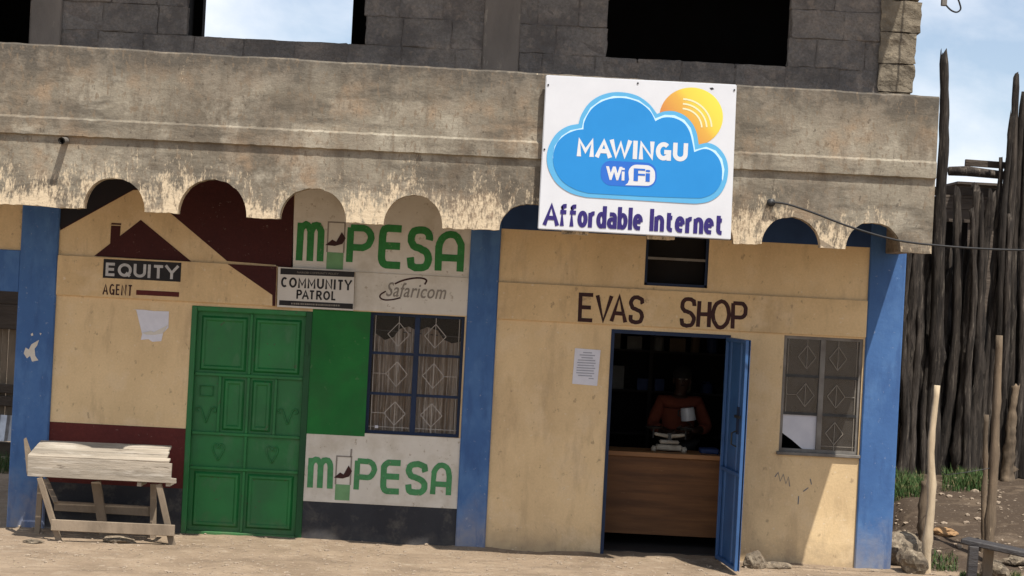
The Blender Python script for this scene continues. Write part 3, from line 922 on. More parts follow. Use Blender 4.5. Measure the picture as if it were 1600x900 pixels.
# maroon field with the big cream gable
pxpoly([(93, 330), (93, 262), (460, 280), (457.5, 424), (432, 424), (431, 414), (355, 408), (271, 337), (225, 297), (208, 297), (94, 360)], W1, maroon, wallA, 'painted_field')
pxpoly([(94, 358), (94, 262), (232, 270), (226, 294), (208, 295.5)], W1 - .0012, mat('near_black_paint', (.010, .010, .014), (.016, .012, .014), 4, .8), wallA, 'painted_field')  # near-black area above the west slope of the gable
sgn = pxpoly([(147, 400), (220, 343.5), (300, 409.5)], W1, maroon, wallA, 'painted_house')
pxpoly([(173.5, 352.5), (188.5, 353), (187, 372), (172, 384)], W1 - .001, maroon, wallA, 'painted_chimney')
pxpoly([(174, 348.3), (189.5, 349), (189.3, 351.6), (173.8, 350.9)], W1, maroon, wallA, 'painted_chimney')
pxpoly([(355.5, 412.5), (432.5, 416.5), (430, 478), (425.5, 478), (425.5, 461)], W2, maroon, wallA, 'painted_field')
pxpoly([(162, 404.4), (283.5, 410.5), (282, 440.5), (160.5, 434)], W2, inkblack, wallA, 'painted_panel')
word('EQUITY', (165.5, 410), (279, 415.6), (164.5, 431), W3, inkgrey, wallA, .21, .13)
word('AGENT', (161, 443), (207.5, 445.4), (160, 460), W2, brownl, wallA, .135, .10)
pxpoly([(213, 453), (280, 456.4), (279.5, 464), (212.6, 460.6)], W2, maroon2, wallA, 'painted_bar')
# maroon dado and black foot by the green door
cA = X(287, 700)
def coat(x0, x1, zt, zb, m, name, y=W1, parent=None):
    return sheet().poly([(x0, y, zb), (x1, y, zb), (x1, y, zt), (x0, y, zt)]).build(name, m, parent or wallA)
coat(CL1, gd[0], Z(180, 664), Z(180, 758), maroon2, 'painted_dado')
coat(CL1, gd[0], Z(180, 758), GZ, blackp, 'painted_plinth')
# phone money signs
coat(X(457, 380), CM0, 3.5, Z(600, 427), whitep, 'painted_panel')
coat(X(553.5, 460), CM0, Z(640, 429.5), Z(640, 489), whitep, 'painted_panel', -.012)
MB().box(X(553.5, 460), CM0, -.0118, .003, Z(640, 489), Z(640, 429.5)).build('plaster_band', whitep, bld)
coat(gd[1], wa[0] + .004, Z(530, 485), Z(530, 680), greenwall, 'painted_panel', -.005)
coat(gd[1], CM0, wa[2], Z(590, 788.5), whitep, 'painted_panel')
coat(gd[1], wa[0], Z(530, 680) - .001, wa[2] + .001, whitep, 'painted_panel') if Z(530, 680) > wa[2] + .004 else None
coat(gd[1], CM0, Z(590, 788.5) - .001, GZ, blackp, 'painted_plinth')
up = [('m', 485, 378.5, 43, 69, 10.5), ('P', 563, 383.5, 43, 65, 10.5), ('E', 611.5, 385.5, 41, 69, 11.5), ('S', 656, 389, 40, 71, 11.5), ('A', 703, 395, 46, 69, 11)]
lowl = [('m', 500.5, 739.5, 40, 55, 9), ('P', 571, 743, 35, 53, 8.5), ('E', 612, 745.5, 35, 54, 9.5), ('S', 651, 747.5, 35, 54, 9.5), ('A', 689.5, 750, 33, 55, 8.5)]
for lst, m in ((up, lgreen), (lowl, lgreen2)):
    for ch, cx, cy, a, c, s_ in lst:
        glyph(ch, cx, cy, a, c, s_, -.006, m, wallA, 'painted_letter')
def phone(x0, y0, wd, ht, ant, m):
    q = lambda a, c: (x0 + a * wd + c * ht * -.051, y0 + c * ht + a * wd * .0515)
    pxpoly([q(0, .66), q(1, .66), q(1, 1), q(0, 1)], -.006, pgreen, wallA, 'painted_phone')
    b_ = sheet()
    b_.ribbon([P(*q(a, c), -.0065) for a, c in ((0, .66), (0, .05), (1, .05), (1, .66))], 2.2 * .00585)
    if ant: b_.ribbon([P(*q(.95, .05), -.0065), P(*q(.97, -.12), -.0065)], 2.6 * .00585)
    b_.build('painted_phone_outline', pgrey, wallA)
    pxpoly([q(-.12, .52), q(.28, .40), q(.52, .44), q(.83, .24), q(1.08, .36), q(.9, .48), q(.45, .53)], -.0075, brownl, wallA, 'painted_mark')
phone(513.5, 343, 26, 77, False, lgreen)
phone(526.5, 709, 23, 72, True, lgreen2)
# script wordmark with its swoosh
text('Safaricom', (604.5, 440.5), (698, 445.5), (603, 463), -.0135, pgrey, wallA, .008, shear=.25, sp=1.06)
sw = [(617, 443.5), (630, 438), (648, 434.5), (661, 435), (666.5, 438.5), (663.5, 444.5)]
b_ = sheet(); b_.ribbon([P(a.x, a.y, -.0135) for a in catmull([Vector(q) for q in sw], 5)], .016)
b_.ribbon([P(a.x, a.y, -.0140) for a in catmull([Vector(q) for q in [(603, 455), (595, 460), (594, 465), (601, 468.5), (614, 468), (626, 465)]], 5)], .014)
b_.build('painted_swoosh', brownl, wallA)
# shop name
for ch, cx, cy, a, c, sl_ in (('e', 916.5, 480.5, 26, 46, 0), ('V', 943.5, 481.5, 28, 46, 0), ('a', 967, 483, 28, 46, 0), ('S', 994.5, 484, 24, 45, 0),
                              ('S', 1075, 488, 25, 48, 0), ('H', 1100, 491, 23, 46, 0), ('O', 1126.5, 491.5, 31, 47, 0), ('P', 1155, 494, 26, 46, 0)):
    yy = -.0305 if ch != 'a' else -.032
    glyph(ch, cx, cy, a, c, 6.2, yy, brownl, wallB, 'painted_letter')
# scribbles and chipped paint
b_ = sheet()
for pts in ([(1211, 745), (1216, 738), (1219, 752), (1224, 741), (1228, 756), (1232, 745), (1234, 760)], [(1255, 768), (1263, 762)], [(1248, 775), (1247, 788)], [(1268, 757), (1266, 748)]):
    b_.ribbon([P(a, c, -.003 - .0005 * len(b_.v) / 50) for a, c in pts], .009)
b_.build('scribble', mat('blue_scribble', (.10, .13, .17), (.22, .2, .17), 20, .9), wallB)
for pts in ([(37, 552), (40, 543), (45, 546), (49, 538), (56, 534), (61, 531), (58, 540), (54, 545), (55, 556), (60, 563), (50, 565), (47, 556), (42, 560)], [(48, 522), (51, 520), (52, 524), (49, 525)], [(62, 520), (65, 521), (63, 524)]):
    pxpoly(pts, -.0325, whitep, bld, 'chipped_patch')

# ------------------------------------------------------------------ green metal door
dx0, dx1, dz1 = gd[0], gd[1], gd[3]
dz0 = Z(375, 843)
dr = MB().box(dx0, dx1, .045, .075, dz0, dz1).build('door', green, bld, label='green sheet metal door with welded panels and scroll ornaments')
for a, c, e, f_ in ((dx0, dx0 + .05, dz0, dz1), (dx1 - .06, dx1, dz0, dz1), (dx0 + .05, dx1 - .06, dz1 - .045, dz1), (dx0 + .05, dx1 - .06, dz0, dz0 + .06)):
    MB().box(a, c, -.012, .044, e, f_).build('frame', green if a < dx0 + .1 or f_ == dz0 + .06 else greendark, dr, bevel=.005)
ix0, ix1, iz0, iz1 = dx0 + .055, dx1 - .065, dz0 + .065, dz1 - .05
mxx = (ix0 + ix1) / 2
H = iz1 - iz0
f1, f2, f3 = iz0 + H * .285, iz0 + H * .445, iz0 + H * .715     # rails
q1, q2 = ix0 + (ix1 - ix0) * .235, ix0 + (ix1 - ix0) * .755
for e in (f1, f2, f3):
    MB().box(ix0 - .004, ix1 + .004, .015, .0445, e - .014, e + .014).build('rail', green, dr, bevel=.004)
for x_, e, f_ in ((mxx, iz0, f1 - .0145), (mxx, f1 + .0145, f2 - .0145), (mxx, f2 + .0145, f3 - .0145), (mxx, f3 + .0145, iz1), (q1, f2 + .0145, f3 - .0145), (q2, f2 + .0145, f3 - .0145)):
    MB().box(x_ - .013, x_ + .013, .018, .0445, e, f_).build('stile', green, dr, bevel=.004)
def raised(a, c, e, f_):
    m_ = .035
    b_ = MB()
    for (k0, y) in ((0, .044), (.018, .022), (.036, .022), (.05, .034)):
        b_.v += [Vector((a + m_ + k0, y, e + m_ + k0)), Vector((c - m_ - k0, y, e + m_ + k0)), Vector((c - m_ - k0, y, f_ - m_ - k0)), Vector((a + m_ + k0, y, f_ - m_ - k0))]
    for r_ in range(3):
        for j in range(4):
            b_.f.append((r_ * 4 + j, r_ * 4 + (j + 1) % 4, r_ * 4 + 4 + (j + 1) % 4, r_ * 4 + 4 + j))
    b_.f.append((12, 13, 14, 15))
    b_.build('panel', green, dr)
raised(ix0, mxx, f3, iz1); raised(mxx, ix1, f3, iz1); raised(ix0, mxx, iz0, f1); raised(mxx, ix1, iz0, f1)
raised(q1, mxx, f2, f3); raised(mxx, q2, f2, f3)
def scroll(cx, cz, s_, kind):
    if kind == 'heart':
        pts = [(0, -1), (-.45, -.2), (-.62, .35), (-.45, .75), (-.15, .7), (-.05, .45), (-.25, .3)], [(0, -1), (.45, -.2), (.62, .35), (.45, .75), (.15, .7), (.05, .45), (.25, .3)]
    else:
        pts = [(0, -.9), (-.35, .1), (-.6, .7), (-.95, .75), (-1.05, .4), (-.8, .3)], [(0, -.9), (.35, .1), (.6, .7), (.95, .75), (1.05, .4), (.8, .3)]
    b_ = MB()
    for p in pts:
        b_.tube([(v.x, .036, v.y) for v in catmull([Vector((cx + a * s_, cz + c * s_)) for a, c in p], 4)],   .006, 6)
    b_.build('ornament', green, dr, smooth=True)
scroll((ix0 + mxx) / 2, (f1 + f2) / 2, .085, 'heart'); scroll((ix1 + mxx) / 2, (f1 + f2) / 2, .085, 'heart')
scroll((ix0 + q1) / 2, f2 + .17, .085, 'v'); scroll((q2 + ix1) / 2, f2 + .19, .085, 'v')
b_ = MB(); b_.tube([(ix0 + .05, .036, f3 - .2), (ix0 + .17, .036, f3 - .2), (ix0 + .17, .036, f3 - .11), (ix0 + .05, .036, f3 - .11), (ix0 + .05, .036, f3 - .2)], .005, 6)
b_.build('ornament', green, dr)
MB().box(dx1 - .045, dx1 - .02, -.03, -.0125, f3 + .22, f3 + .32).build('hinge', greendark, dr)
# concrete door sill
MB().box(dx0 - .03, dx1 + .03, -.06, .2, GZ, dz0 - .002).build('doorstep', concrete, bld, bevel=.01)

# ------------------------------------------------------------------ windows
def window(op_, fm, y0, gm, label, cuts, grille, gy_, odd=None):
    x0, x1, z0, z1 = op_
    root = MB()
    t_ = .028
    root.box(x0, x0 + t_, y0, y0 + .05, z0, z1).box(x1 - t_, x1, y0, y0 + .05, z0, z1)
    root.box(x0 + t_, x1 - t_, y0, y0 + .05, z0, z0 + t_).box(x0 + t_, x1 - t_, y0, y0 + .05, z1 - t_, z1)
    wn_ = root.build('window', fm, bld, label=label)
    xm = (x0 + x1) / 2
    MB().box(xm - .024, xm + .024, y0 - .004, y0 + .045, z0 + t_, z1 - t_).build('mullion', fm, wn_, bevel=.003)
    zs = [z0 + t_] + [z0 + (z1 - z0) * c for c in cuts] + [z1 - t_]
    for z in zs[1:-1]:
        for a, c in ((x0 + t_, xm - .024), (xm + .024, x1 - t_)):
            MB().box(a, c, y0 + .004, y0 + .04, z - .012, z + .012).build('transom', darkmetal if fm is greyframe else navy, wn_)
    for ci, (a, c) in enumerate(((x0 + t_, xm - .024), (xm + .024, x1 - t_))):
        for ri in range(len(zs) - 1):
            e, f_ = zs[ri] + (.012 if ri else 0), zs[ri + 1] - (.012 if ri < len(zs) - 2 else 0)
            if odd and (ci, ri) == odd:
                # broken pane backed with white card
                MB().prism([(a, y0 + .02, f_), (a, y0 + .02, e + (f_ - e) * .45), (a + (c - a) * .3, y0 + .02, e + (f_ - e) * .25), (a + (c - a) * .62, y0 + .02, e), (c, y0 + .02, e), (c, y0 + .02, f_)], (0, .004, 0)).build('pane', cardw, wn_, label='white card filling a broken pane')
            else:
                MB().box(a, c, y0 + .018, y0 + .022, e, f_).build('pane', gm, wn_)
            if odd and (ci, ri) == odd: continue
            # diamond grille before the pane
            b_ = MB()
            w_, h_ = c - a, f_ - e
            sgn_ = 1 if ci == 0 else -1
            cx_, cz_ = (a + c) / 2 + sgn_ * w_ * .12, (e + f_) / 2
            y = y0 + gy_
            dm = [(cx_ - w_ * .26, cz_), (cx_, cz_ + h_ * .33), (cx_ + w_ * .26, cz_), (cx_, cz_ - h_ * .33)]
            for i in range(4):
                p, q = dm[i], dm[(i + 1) % 4]
                b_.plank((p[0], y, p[1]), (q[0], y, q[1]), (0, 1, 0), .008, .006)
            ex = a + .02 if ci == 0 else c - .02
            b_.plank((ex, y + .006, e), (ex, y + .006, f_), (0, 1, 0), .006, .005)
            if ri == 1 or (ri == 0 and ci == 0): b_.plank((ex, y + .003, cz_), (cx_ - sgn_ * w_ * .26, y + .003, cz_), (0, 1, 0), .006, .005)
            b_.plank((cx_, y + .004, e if ri == 0 else cz_ - h_ * .33), (cx_, y + .004, f_ if ri == 2 else cz_ + h_ * .33), (0, 1, 0), .006, .005)
            if ri == 0: b_.plank((a, y + .012, e + .035), (c, y + .012, e + .035), (0, 1, 0), .006, .005)
            b_.build('grille', grillm if fm is navy else grillb, wn_)
    return wn_
winA = window(wa, navy, .05, glass1, 'dark blue steel window with diamond grille', (.33, .665), True, .006)
MB().box(wa[0] + .09, wa[0] + .12, .045, .047, wa[2] + .05, wa[2] + .075).build('sticker', cardw, winA)
winB = window(wb, greyframe, .02, glass2, 'weathered grey window with dusty panes and diamond grille', (.33, .655), True, .006, odd=(0, 0))
MB().box(wb[0] - .02, wb[1] + .02, -.03, .1, wb[2] - .03, wb[2]).build('sill', greyframe, winB, bevel=.005)
# barred vent over the shop door
v_ = MB()
x0, x1, z0, z1 = vt
v_.box(x0, x0 + .025, .02, .06, z0, z1).box(x1 - .025, x1, .02, .06, z0, z1).box(x0, x1, .02, .06, z0 - .0, z0 + .025)
ven = v_.build('vent_window', navy, bld)
MB().box(x0 + .025, x1 - .025, .025, .055, (z0 + z1) / 2 + .0, (z0 + z1) / 2 + .022).build('bar', greyframe, ven)
MB().box(x0 + .025, x1 - .025, .16, .165, z0, z1).build('dark_backing', darkroom, ven)  # solid near-black sheet closing the vent opening

# curtains behind the blue window
cur = thing('curtain', ((wa[0] + wa[1]) / 2, .17, wa[2]), 'gathered striped brown and white curtain behind the blue window', 'curtain')
for ci, (a, c) in enumerate(((wa[0] + .035, (wa[0] + wa[1]) / 2 - .01), ((wa[0] + wa[1]) / 2 + .01, wa[1] - .035))):
    b_ = MB()
    NX, NZ = 56, 14
    for j in range(NZ + 1):
        for i in range(NX + 1):
            u = i / NX
            prof_ = ((0, .17), (.25, .23), (.45, .20), (.6, .12), (.8, .095), (1.01, .13)) if ci == 0 else ((0, .125), (.2, .09), (.45, .12), (.6, .20), (.8, .23), (1.01, .21))
            for (ua, ta), (ub, tb) in zip(prof_, prof_[1:]):
                if ua <= u < ub: tp = wa[3] - (ta + (tb - ta) * (u - ua) / (ub - ua)) - .025
            z = wa[2] - .05 + (tp - wa[2] + .05) * j / NZ
            y = .19 + .018 * math.sin(u * 46 + .6 * math.sin(j * .5)) + .012 * math.sin(u * 19 + ci)
            b_.v.append(Vector((a + (c - a) * u, y, z)))
    for j in range(NZ):
        for i in range(NX):
            b_.f.append((j * (NX + 1) + i, j * (NX + 1) + i + 1, (j + 1) * (NX + 1) + i + 1, (j + 1) * (NX + 1) + i))
    b_.build('drape', curtain, cur, smooth=True)
MB().tube([(wa[0] - .05, .2, wa[3] - .16), (wa[1] + .05, .2, wa[3] - .2)], .005, 6).build('curtain_wire', darkmetal, cur)

# ------------------------------------------------------------------ shop doorway with open blue metal leaf
x0, x1, z0, z1 = sd
fr = MB().box(x0, x0 + .03, -.008, .1, GZ, z1).box(x1 - .03, x1, -.008, .1, GZ, z1).box(x0 + .03, x1 - .03, -.008, .1, z1 - .035, z1).build('door_frame', navy, bld)
hx = x1 - .005
tip = P(1157, 898, -.84); tipx = (P(1163, 720, -.84).x)
ld = Vector((tipx - hx, -.84, 0))
LW = ld.length; ld.normalize(); ln_ = Vector((ld.y, -ld.x, 0))       # ln_ points to the west
zlo, zhi = .035, z1 - .02
leaf = MB()
o0 = Vector((hx, -.012, 0))
def lp(s_, d, z): return o0 + ld * s_ + ln_ * d + Vector((0, 0, z))
def lbox(mb, s0, s1, d0, d1, za, zb):
    return mb.add([lp(s0, d0, za), lp(s1, d0, za), lp(s1, d1, za), lp(s0, d1, za), lp(s0, d0, zb), lp(s1, d0, zb), lp(s1, d1, zb), lp(s0, d1, zb)],
                  [(0, 3, 2, 1), (4, 5, 6, 7), (0, 1, 5, 4), (1, 2, 6, 5), (2, 3, 7, 6), (3, 0, 4, 7)])
# ribbed sheet
prof = []
for i in range(0, 61):
    s_ = LW * i / 60
    prof.append((s_, .010 * (1 if math.sin(s_ * 2 * math.pi / .42 + .6) > .8 else 0)))
pts = [lp(s_, d, zlo) for s_, d in prof] + [lp(s_, -.004, zlo) for s_, d in reversed(prof)]
leaf.prism(pts, (0, 0, zhi - zlo))
lf = leaf.build('door', bluemetal, bld, label='blue ribbed metal door leaf standing open')
for s0, s1, za, zb in ((0, .035, zlo, zhi), (LW - .035, LW, zlo, zhi), (.035, LW - .035, zhi - .035, zhi), (.035, LW - .035, zlo, zlo + .035), (.035, LW - .035, .85, .885)):
    lbox(MB(), s0, s1, .0125, .04, za + .001, zb - .001).build('door_rail', bluemetal, lf, bevel=.003)
lbox(MB(), LW - .26, LW - .06, .0405, .055, 1.36, 1.385).build('bolt', darkmetal, lf)
lbox(MB(), LW - .19, LW - .10, .0405, .05, 1.22, 1.46).build('lock_plate', navy, lf)
MB().tube([lp(LW - .16, .045, 1.25), lp(LW - .16, .09, 1.23), lp(LW - .16, .09, 1.13), lp(LW - .16, .045, 1.11)], .008, 6).build('handle', darkmetal, lf)

# ------------------------------------------------------------------ counter and things inside the shop
CY = .62
ct = thing('shop_counter', (X(1040, 780, CY), CY, .03), 'varnished brown plywood counter inside the shop doorway', 'counter')
czt = Z(1040, 708, CY)
cx0, cx1 = x0 - .25, x1 + .35
MB().box(cx0, cx1, CY, CY + .03, .14, czt - .045).build('front_panel', counterw, ct)
MB().box(cx0, cx1, CY - .03, CY + .50, czt - .044, czt).build('counter_top', countert, ct, bevel=.004)
for q in (cx0 + .05, cx1 - .11):
    MB().box(q, q + .06, CY + .031, CY + .09, .03, czt - .045).build('leg', counterw, ct)
# weighing scale
sx_, sy_ = X(1045, 700, CY + .22), CY + .22
sb = thing('weighing_scale', (sx_, sy_, czt), 'old cream balance scale on the shop counter', 'scale')
MB().box(sx_ - .125, sx_ + .125, sy_ - .06, sy_ + .06, czt + .012, czt + .065).build('base', scalem, sb, bevel=.012)
MB().box(sx_ - .095, sx_ + .095, sy_ - .05, sy_ + .05, czt + .075, czt + .108).build('body', scalem, sb, bevel=.012)
for s_ in (-1, 1):
    MB().tube([(sx_ + s_ * .145, sy_ - .03, czt), (sx_ + s_ * .145, sy_ - .03, czt + .025), (sx_ + s_ * .14, sy_ - .03, czt + .05)], [.026, .03, .02], 10).build('foot', scalem, sb, smooth=True)
    MB().tube([(sx_ + s_ * .015, sy_ - .02, czt + .148), (sx_ + s_ * .13, sy_ - .02, czt + .162), (sx_ + s_ * .145, sy_ - .02, czt + .165)], [.02, .017, .012], 10).build('beam_arm', scalem, sb, smooth=True)
    MB().tube([(sx_ + s_ * .155, sy_, czt + .12), (sx_ + s_ * .155, sy_, czt + .215)], .009, 8).build('pan_post', darkmetal, sb)
    MB().tube([(sx_ + s_ * .155, sy_, czt + .212), (sx_ + s_ * .155, sy_, czt + .226), (sx_ + s_ * .155, sy_, czt + .232)], [.055, .075, .085], 14).build('pan', darkmetal, sb)
MB().box(sx_ - .02, sx_ + .02, sy_ - .03, sy_ + .03, czt + .06, czt + .175).build('pivot', darkmetal, sb)
# blue tray at the end of the counter
bt = X(1108, 698, CY + .25)
MB().box(bt - .09, bt + .09, CY + .15, CY + .35, czt + .001, czt + .05).build('plastic_tray', goodsm[3], None, bevel=.01, label='small dark blue tray at the end of the shop counter', cat='tray')
# shelves with goods at the back of the shop
shx0, shx1 = sd[0] - .5, sd[1] + .5
shf = thing('back_shelf', ((shx0 + shx1) / 2, 2.8, .03), 'dark wooden shelf of goods along the back of the shop', 'shelf')
for z in (.5, .95, 1.4, 1.82, 2.2):
    MB().box(shx0, shx1, 2.62, 2.98, z - .02, z).build('shelf_board', interior, shf)
for q in (shx0, (shx0 + shx1) / 2, shx1 - .04):
    MB().box(q, q + .04, 2.6, 2.618, .03, 2.5).build('upright', interior, shf)
gi = 0
for z in (1.4, 1.82, 2.2):
    q = shx0 + .08
    while q < shx1 - .2:
        wd = random.uniform(.08, .17); hh = random.uniform(.12, .26)
        m_ = random.choice(goodsm)
        b_ = MB()
        if random.random() < .5: b_.tube([(q + wd / 2, 2.74, z), (q + wd / 2, 2.74, z + hh * .8), (q + wd / 2, 2.74, z + hh * .9), (q + wd / 2, 2.74, z + hh)], [wd * .45, wd * .45, wd * .25, wd * .22], 10)
        else: b_.box(q, q + wd, 2.68, 2.8, z, z + hh)
        b_.build('goods_item', m_, None, label='small packaged goods on the dark shelf behind the shopkeeper', cat='goods', group='goods on the shop shelf')
        q += wd + random.uniform(.03, .2); gi += 1

# ------------------------------------------------------------------ person behind the counter
def skin(name, verts, edges, radii, m, parent, root=0, sub=2, extra=None):
    me = bpy.data.meshes.new(name)
    me.from_pydata([Vector(v) for v in verts], edges, [])
    o = bpy.data.objects.new(name, me)
    C.objects.link(o)
    md = o.modifiers.new('s', 'SKIN')
    md.use_smooth_shade = True
    for i, r_ in enumerate(radii):
        sv = me.skin_vertices[0].data[i]
        sv.radius = r_ if hasattr(r_, '__len__') else (r_, r_)
        sv.use_root = (i == root)
    ss = o.modifiers.new('u', 'SUBSURF'); ss.levels = ss.render_levels = sub
    dg = bpy.context.evaluated_depsgraph_get()
    em = bpy.data.meshes.new_from_object(o.evaluated_get(dg))
    C.objects.unlink(o); bpy.data.objects.remove(o)
    return em
PY = 1.75
hc = P(1066, 592, PY)
pz = hc.z - .08
bx = hc.x - .02
person = thing('person', (bx, PY, .03), 'person in a rust red shirt standing behind the shop counter holding a white mug', 'person')
V = [(bx, PY, .98), (bx, PY, 1.15), (bx, PY - .01, 1.30), (bx, PY - .01, pz - .16), (bx, PY, pz - .09), (hc.x, PY - .02, pz - .01), (hc.x, PY - .03, pz + .06), (hc.x, PY - .02, pz + .14),
     (bx - .17, PY, pz - .15), (bx - .27, PY - .03, pz - .40), (bx - .10, PY - .27, pz - .45), (bx - .03, PY - .30, pz - .44),
     (bx + .18, PY, pz - .15), (bx + .29, PY - .04, pz - .40), (bx + .14, PY - .28, pz - .42), (bx + .09, PY - .31, pz - .40),
     (bx - .10, PY, .90), (bx - .11, PY - .01, .52), (bx - .11, PY, .10), (bx - .11, PY - .14, .06), (bx + .10, PY, .90), (bx + .11, PY - .01, .52), (bx + .11, PY, .10), (bx + .11, PY - .14, .06)]
E = [(0, 1), (1, 2), (2, 3), (3, 4), (4, 5), (5, 6), (6, 7), (3, 8), (8, 9), (9, 10), (10, 11), (3, 12), (12, 13), (13, 14), (14, 15), (0, 16), (16, 17), (17, 18), (18, 19), (0, 20), (20, 21), (21, 22), (22, 23)]
RD = [(.16, .11), (.15, .10), (.17, .115), (.12, .085), .055, .065, .088, .075, .06, .05, .036, .034, .06, .05, .036, .034, .09, .065, .045, .04, .09, .065, .045, .04]
meshes = [skin('body', V, E, RD, skinm, person)]
# fingers: short chains rooted in each palm, curled round the mug
def hand(px_, py_, pz_, sx):
    for i in range(4):
        y = py_ - .02
        z = pz_ + .030 - .02 * i
        ln2 = (.9, 1.0, .95, .75)[i]
        vs = [(px_, py_, z), (px_ + sx * .035 * ln2, y - .030, z), (px_ + sx * .068 * ln2, y - .032, z - .003), (px_ + sx * .085 * ln2, y - .008, z - .006)]
        meshes.append(skin('f', vs, [(0, 1), (1, 2), (2, 3)], [.010, .009, .008, .007], skinm, person, sub=1))
    vs = [(px_ - sx * .01, py_, pz_ + .03), (px_ + sx * .02, py_ + .01, pz_ + .06), (px_ + sx * .05, py_ + .005, pz_ + .07)]
    meshes.append(skin('f', vs, [(0, 1), (1, 2)], [.012, .010, .008], skinm, person, sub=1))
hand(V[11][0], V[11][1], V[11][2], 1); hand(V[15][0] + .02, V[15][1], V[15][2], -1)
# nose, ears, lips modelled as small bumps fused in the same mesh
def blob(c, r_):
    bm_ = bmesh.new(); bmesh.ops.create_uvsphere(bm_, u_segments=10, v_segments=8, radius=1)
    for v in bm_.verts: v.co = Vector((v.co.x * r_[0], v.co.y * r_[1], v.co.z * r_[2])) + Vector(c)
    me = bpy.data.meshes.new('b'); bm_.to_mesh(me); bm_.free(); return me
fy = PY - .03
meshes += [blob((hc.x, fy - .088, pz + .055), (.016, .02, .024)), blob((hc.x, fy - .078, pz + .012), (.028, .012, .009)),
           blob((hc.x - .085, fy + .01, pz + .06), (.012, .02, .032)), blob((hc.x + .085, fy + .01, pz + .06), (.012, .02, .032))]
b_ = MB()
for me in meshes:
    b_.add([v.co for v in me.vertices], [tuple(p.vertices) for p in me.polygons])
    bpy.data.meshes.remove(me)
body = b_.build('body', skinm, person, smooth=True)
for s_ in (-1, 1):
    me = blob((hc.x + s_ * .033, fy - .076, pz + .082), (.014, .010, .008))
    e_ = MB().add([v.co for v in me.vertices], [tuple(p.vertices) for p in me.polygons]); e_.build('eye', pgrey, person, smooth=True)
me = blob((hc.x, PY - .005, pz + .125), (.098, .105, .088))
MB().add([v.co for v in me.vertices], [tuple(p.vertices) for p in me.polygons]).build('hair', hairm, person, smooth=True)
sm = skin('shirt', [V[i] for i in (0, 1, 2, 3, 8, 9, 12, 13)] + [tuple(Vector(V[9]).lerp(Vector(V[10]), .6)), tuple(Vector(V[13]).lerp(Vector(V[14]), .6))],
          [(0, 1), (1, 2), (2, 3), (3, 4), (4, 5), (3, 6), (6, 7), (5, 8), (7, 9)],
          [(.185, .135), (.18, .125), (.20, .14), (.14, .105), .082, .07, .082, .07, .055, .055], shirtm, person)
MB().add([v.co for v in sm.vertices], [tuple(p.vertices) for p in sm.polygons]).build('shirt', shirtm, person, smooth=True)
me2 = skin('trousers', [V[i] for i in (0, 16, 17, 18, 20, 21, 22)], [(0, 1), (1, 2), (2, 3), (0, 4), (4, 5), (5, 6)], [(.19, .14), .11, .085, .065, .11, .085, .065], inkblack, person)
MB().add([v.co for v in me2.vertices], [tuple(p.vertices) for p in me2.polygons]).build('trousers', inkblack, person, smooth=True)
mc = P(1075, 647, PY - .36)
mg = thing('mug', (mc.x, mc.y, mc.z - .06), 'white flared mug held by the person behind the counter', 'mug')
b_ = MB(); b_.tube([mc + Vector((.010, 0, -.062)), mc + Vector((0, 0, 0)), mc + Vector((-.010, 0, .062))], [.074, .072, .066], 18, cap=True)
b_.build('cup', enamel, mg, smooth=False)
MB().tube([mc + Vector((-.068, -.005, .035)), mc + Vector((-.095, -.01, .03)), mc + Vector((-.095, -.01, -.015)), mc + Vector((-.070, -.005, -.03))], .008, 6).build('handle', darkmetal, mg)

# ------------------------------------------------------------------ big signboard on the fascia
SY = CAN - .10
S = lambda zx, zy: (820 + zx / 3.0, 90 + zy / 3.0)
TLs, TRs, BRs, BLs = S(103, 85), S(990, 130), S(962, 850), S(65, 800)
sroot = thing('signboard', P(998, 364, SY), 'white internet signboard with blue cloud and yellow sun on the concrete fascia', 'sign')
MB().prism([P(*q, SY) for q in (TLs, BLs, BRs, TRs)], (0, .05, 0)).build('board', signw, sroot)
b_ = MB()
cs = [P(*q, SY) for q in (TLs, TRs, BRs, BLs)]
cc = sum(cs, Vector()) / 4
for i in range(4):
    a, c = cs[i], cs[(i + 1) % 4]
    inn = ((cc - (a + c) / 2).normalized()) * .008
    b_.plank(a - inn * .1 + Vector((0, .018, 0)), c - inn * .1 + Vector((0, .018, 0)), (0, 1, 0), .02, .012)
b_.build('rim', signedge, sroot)
for q in (S(190, 250), S(880, 280), S(170, 700), S(860, 740)):
    p = P(*q, SY)
    MB().tube([p + Vector((0, .0501, 0)), p + Vector((0, .10, 0))], .02, 8).build('bracket', darkmetal, sroot)
for q in (S(110, 128), S(530, 120), S(982, 152), S(92, 430)):
    p = P(*q, SY)
    MB().tube([p + Vector((0, -.006, 0)), p + Vector((0, .0, 0))], .008, 8).build('screw', darkmetal, sroot)
pxpoly([S(866, 142), S(880, 140), S(888, 147), S(874, 152)], SY - .002, darkmetal, sroot, 'scuff')
sunm = bpy.data.materials.new('sign_sun'); sunm.use_nodes = True
t = sunm.node_tree; b = t.nodes['Principled BSDF']; b.inputs['Roughness'].default_value = .5
ge = t.nodes.new('ShaderNodeNewGeometry'); dt = t.nodes.new('ShaderNodeVectorMath'); dt.operation = 'DOT_PRODUCT'
sc0 = P(*S(780, 270), SY); t.links.new(ge.outputs['Position'], dt.inputs[0])
dv = Vector((.75, 0, .66)).normalized(); dt.inputs[1].default_value = dv
mr = t.nodes.new('ShaderNodeMapRange'); mr.inputs[1].default_value = sc0.dot(dv) - .20; mr.inputs[2].default_value = sc0.dot(dv) + .26
t.links.new(dt.outputs['Value'], mr.inputs[0])
r_ = t.nodes.new('ShaderNodeValToRGB')
r_.color_ramp.elements[0].color = (.58, .20, .055, 1); r_.color_ramp.elements[1].color = (.76, .68, .075, 1)
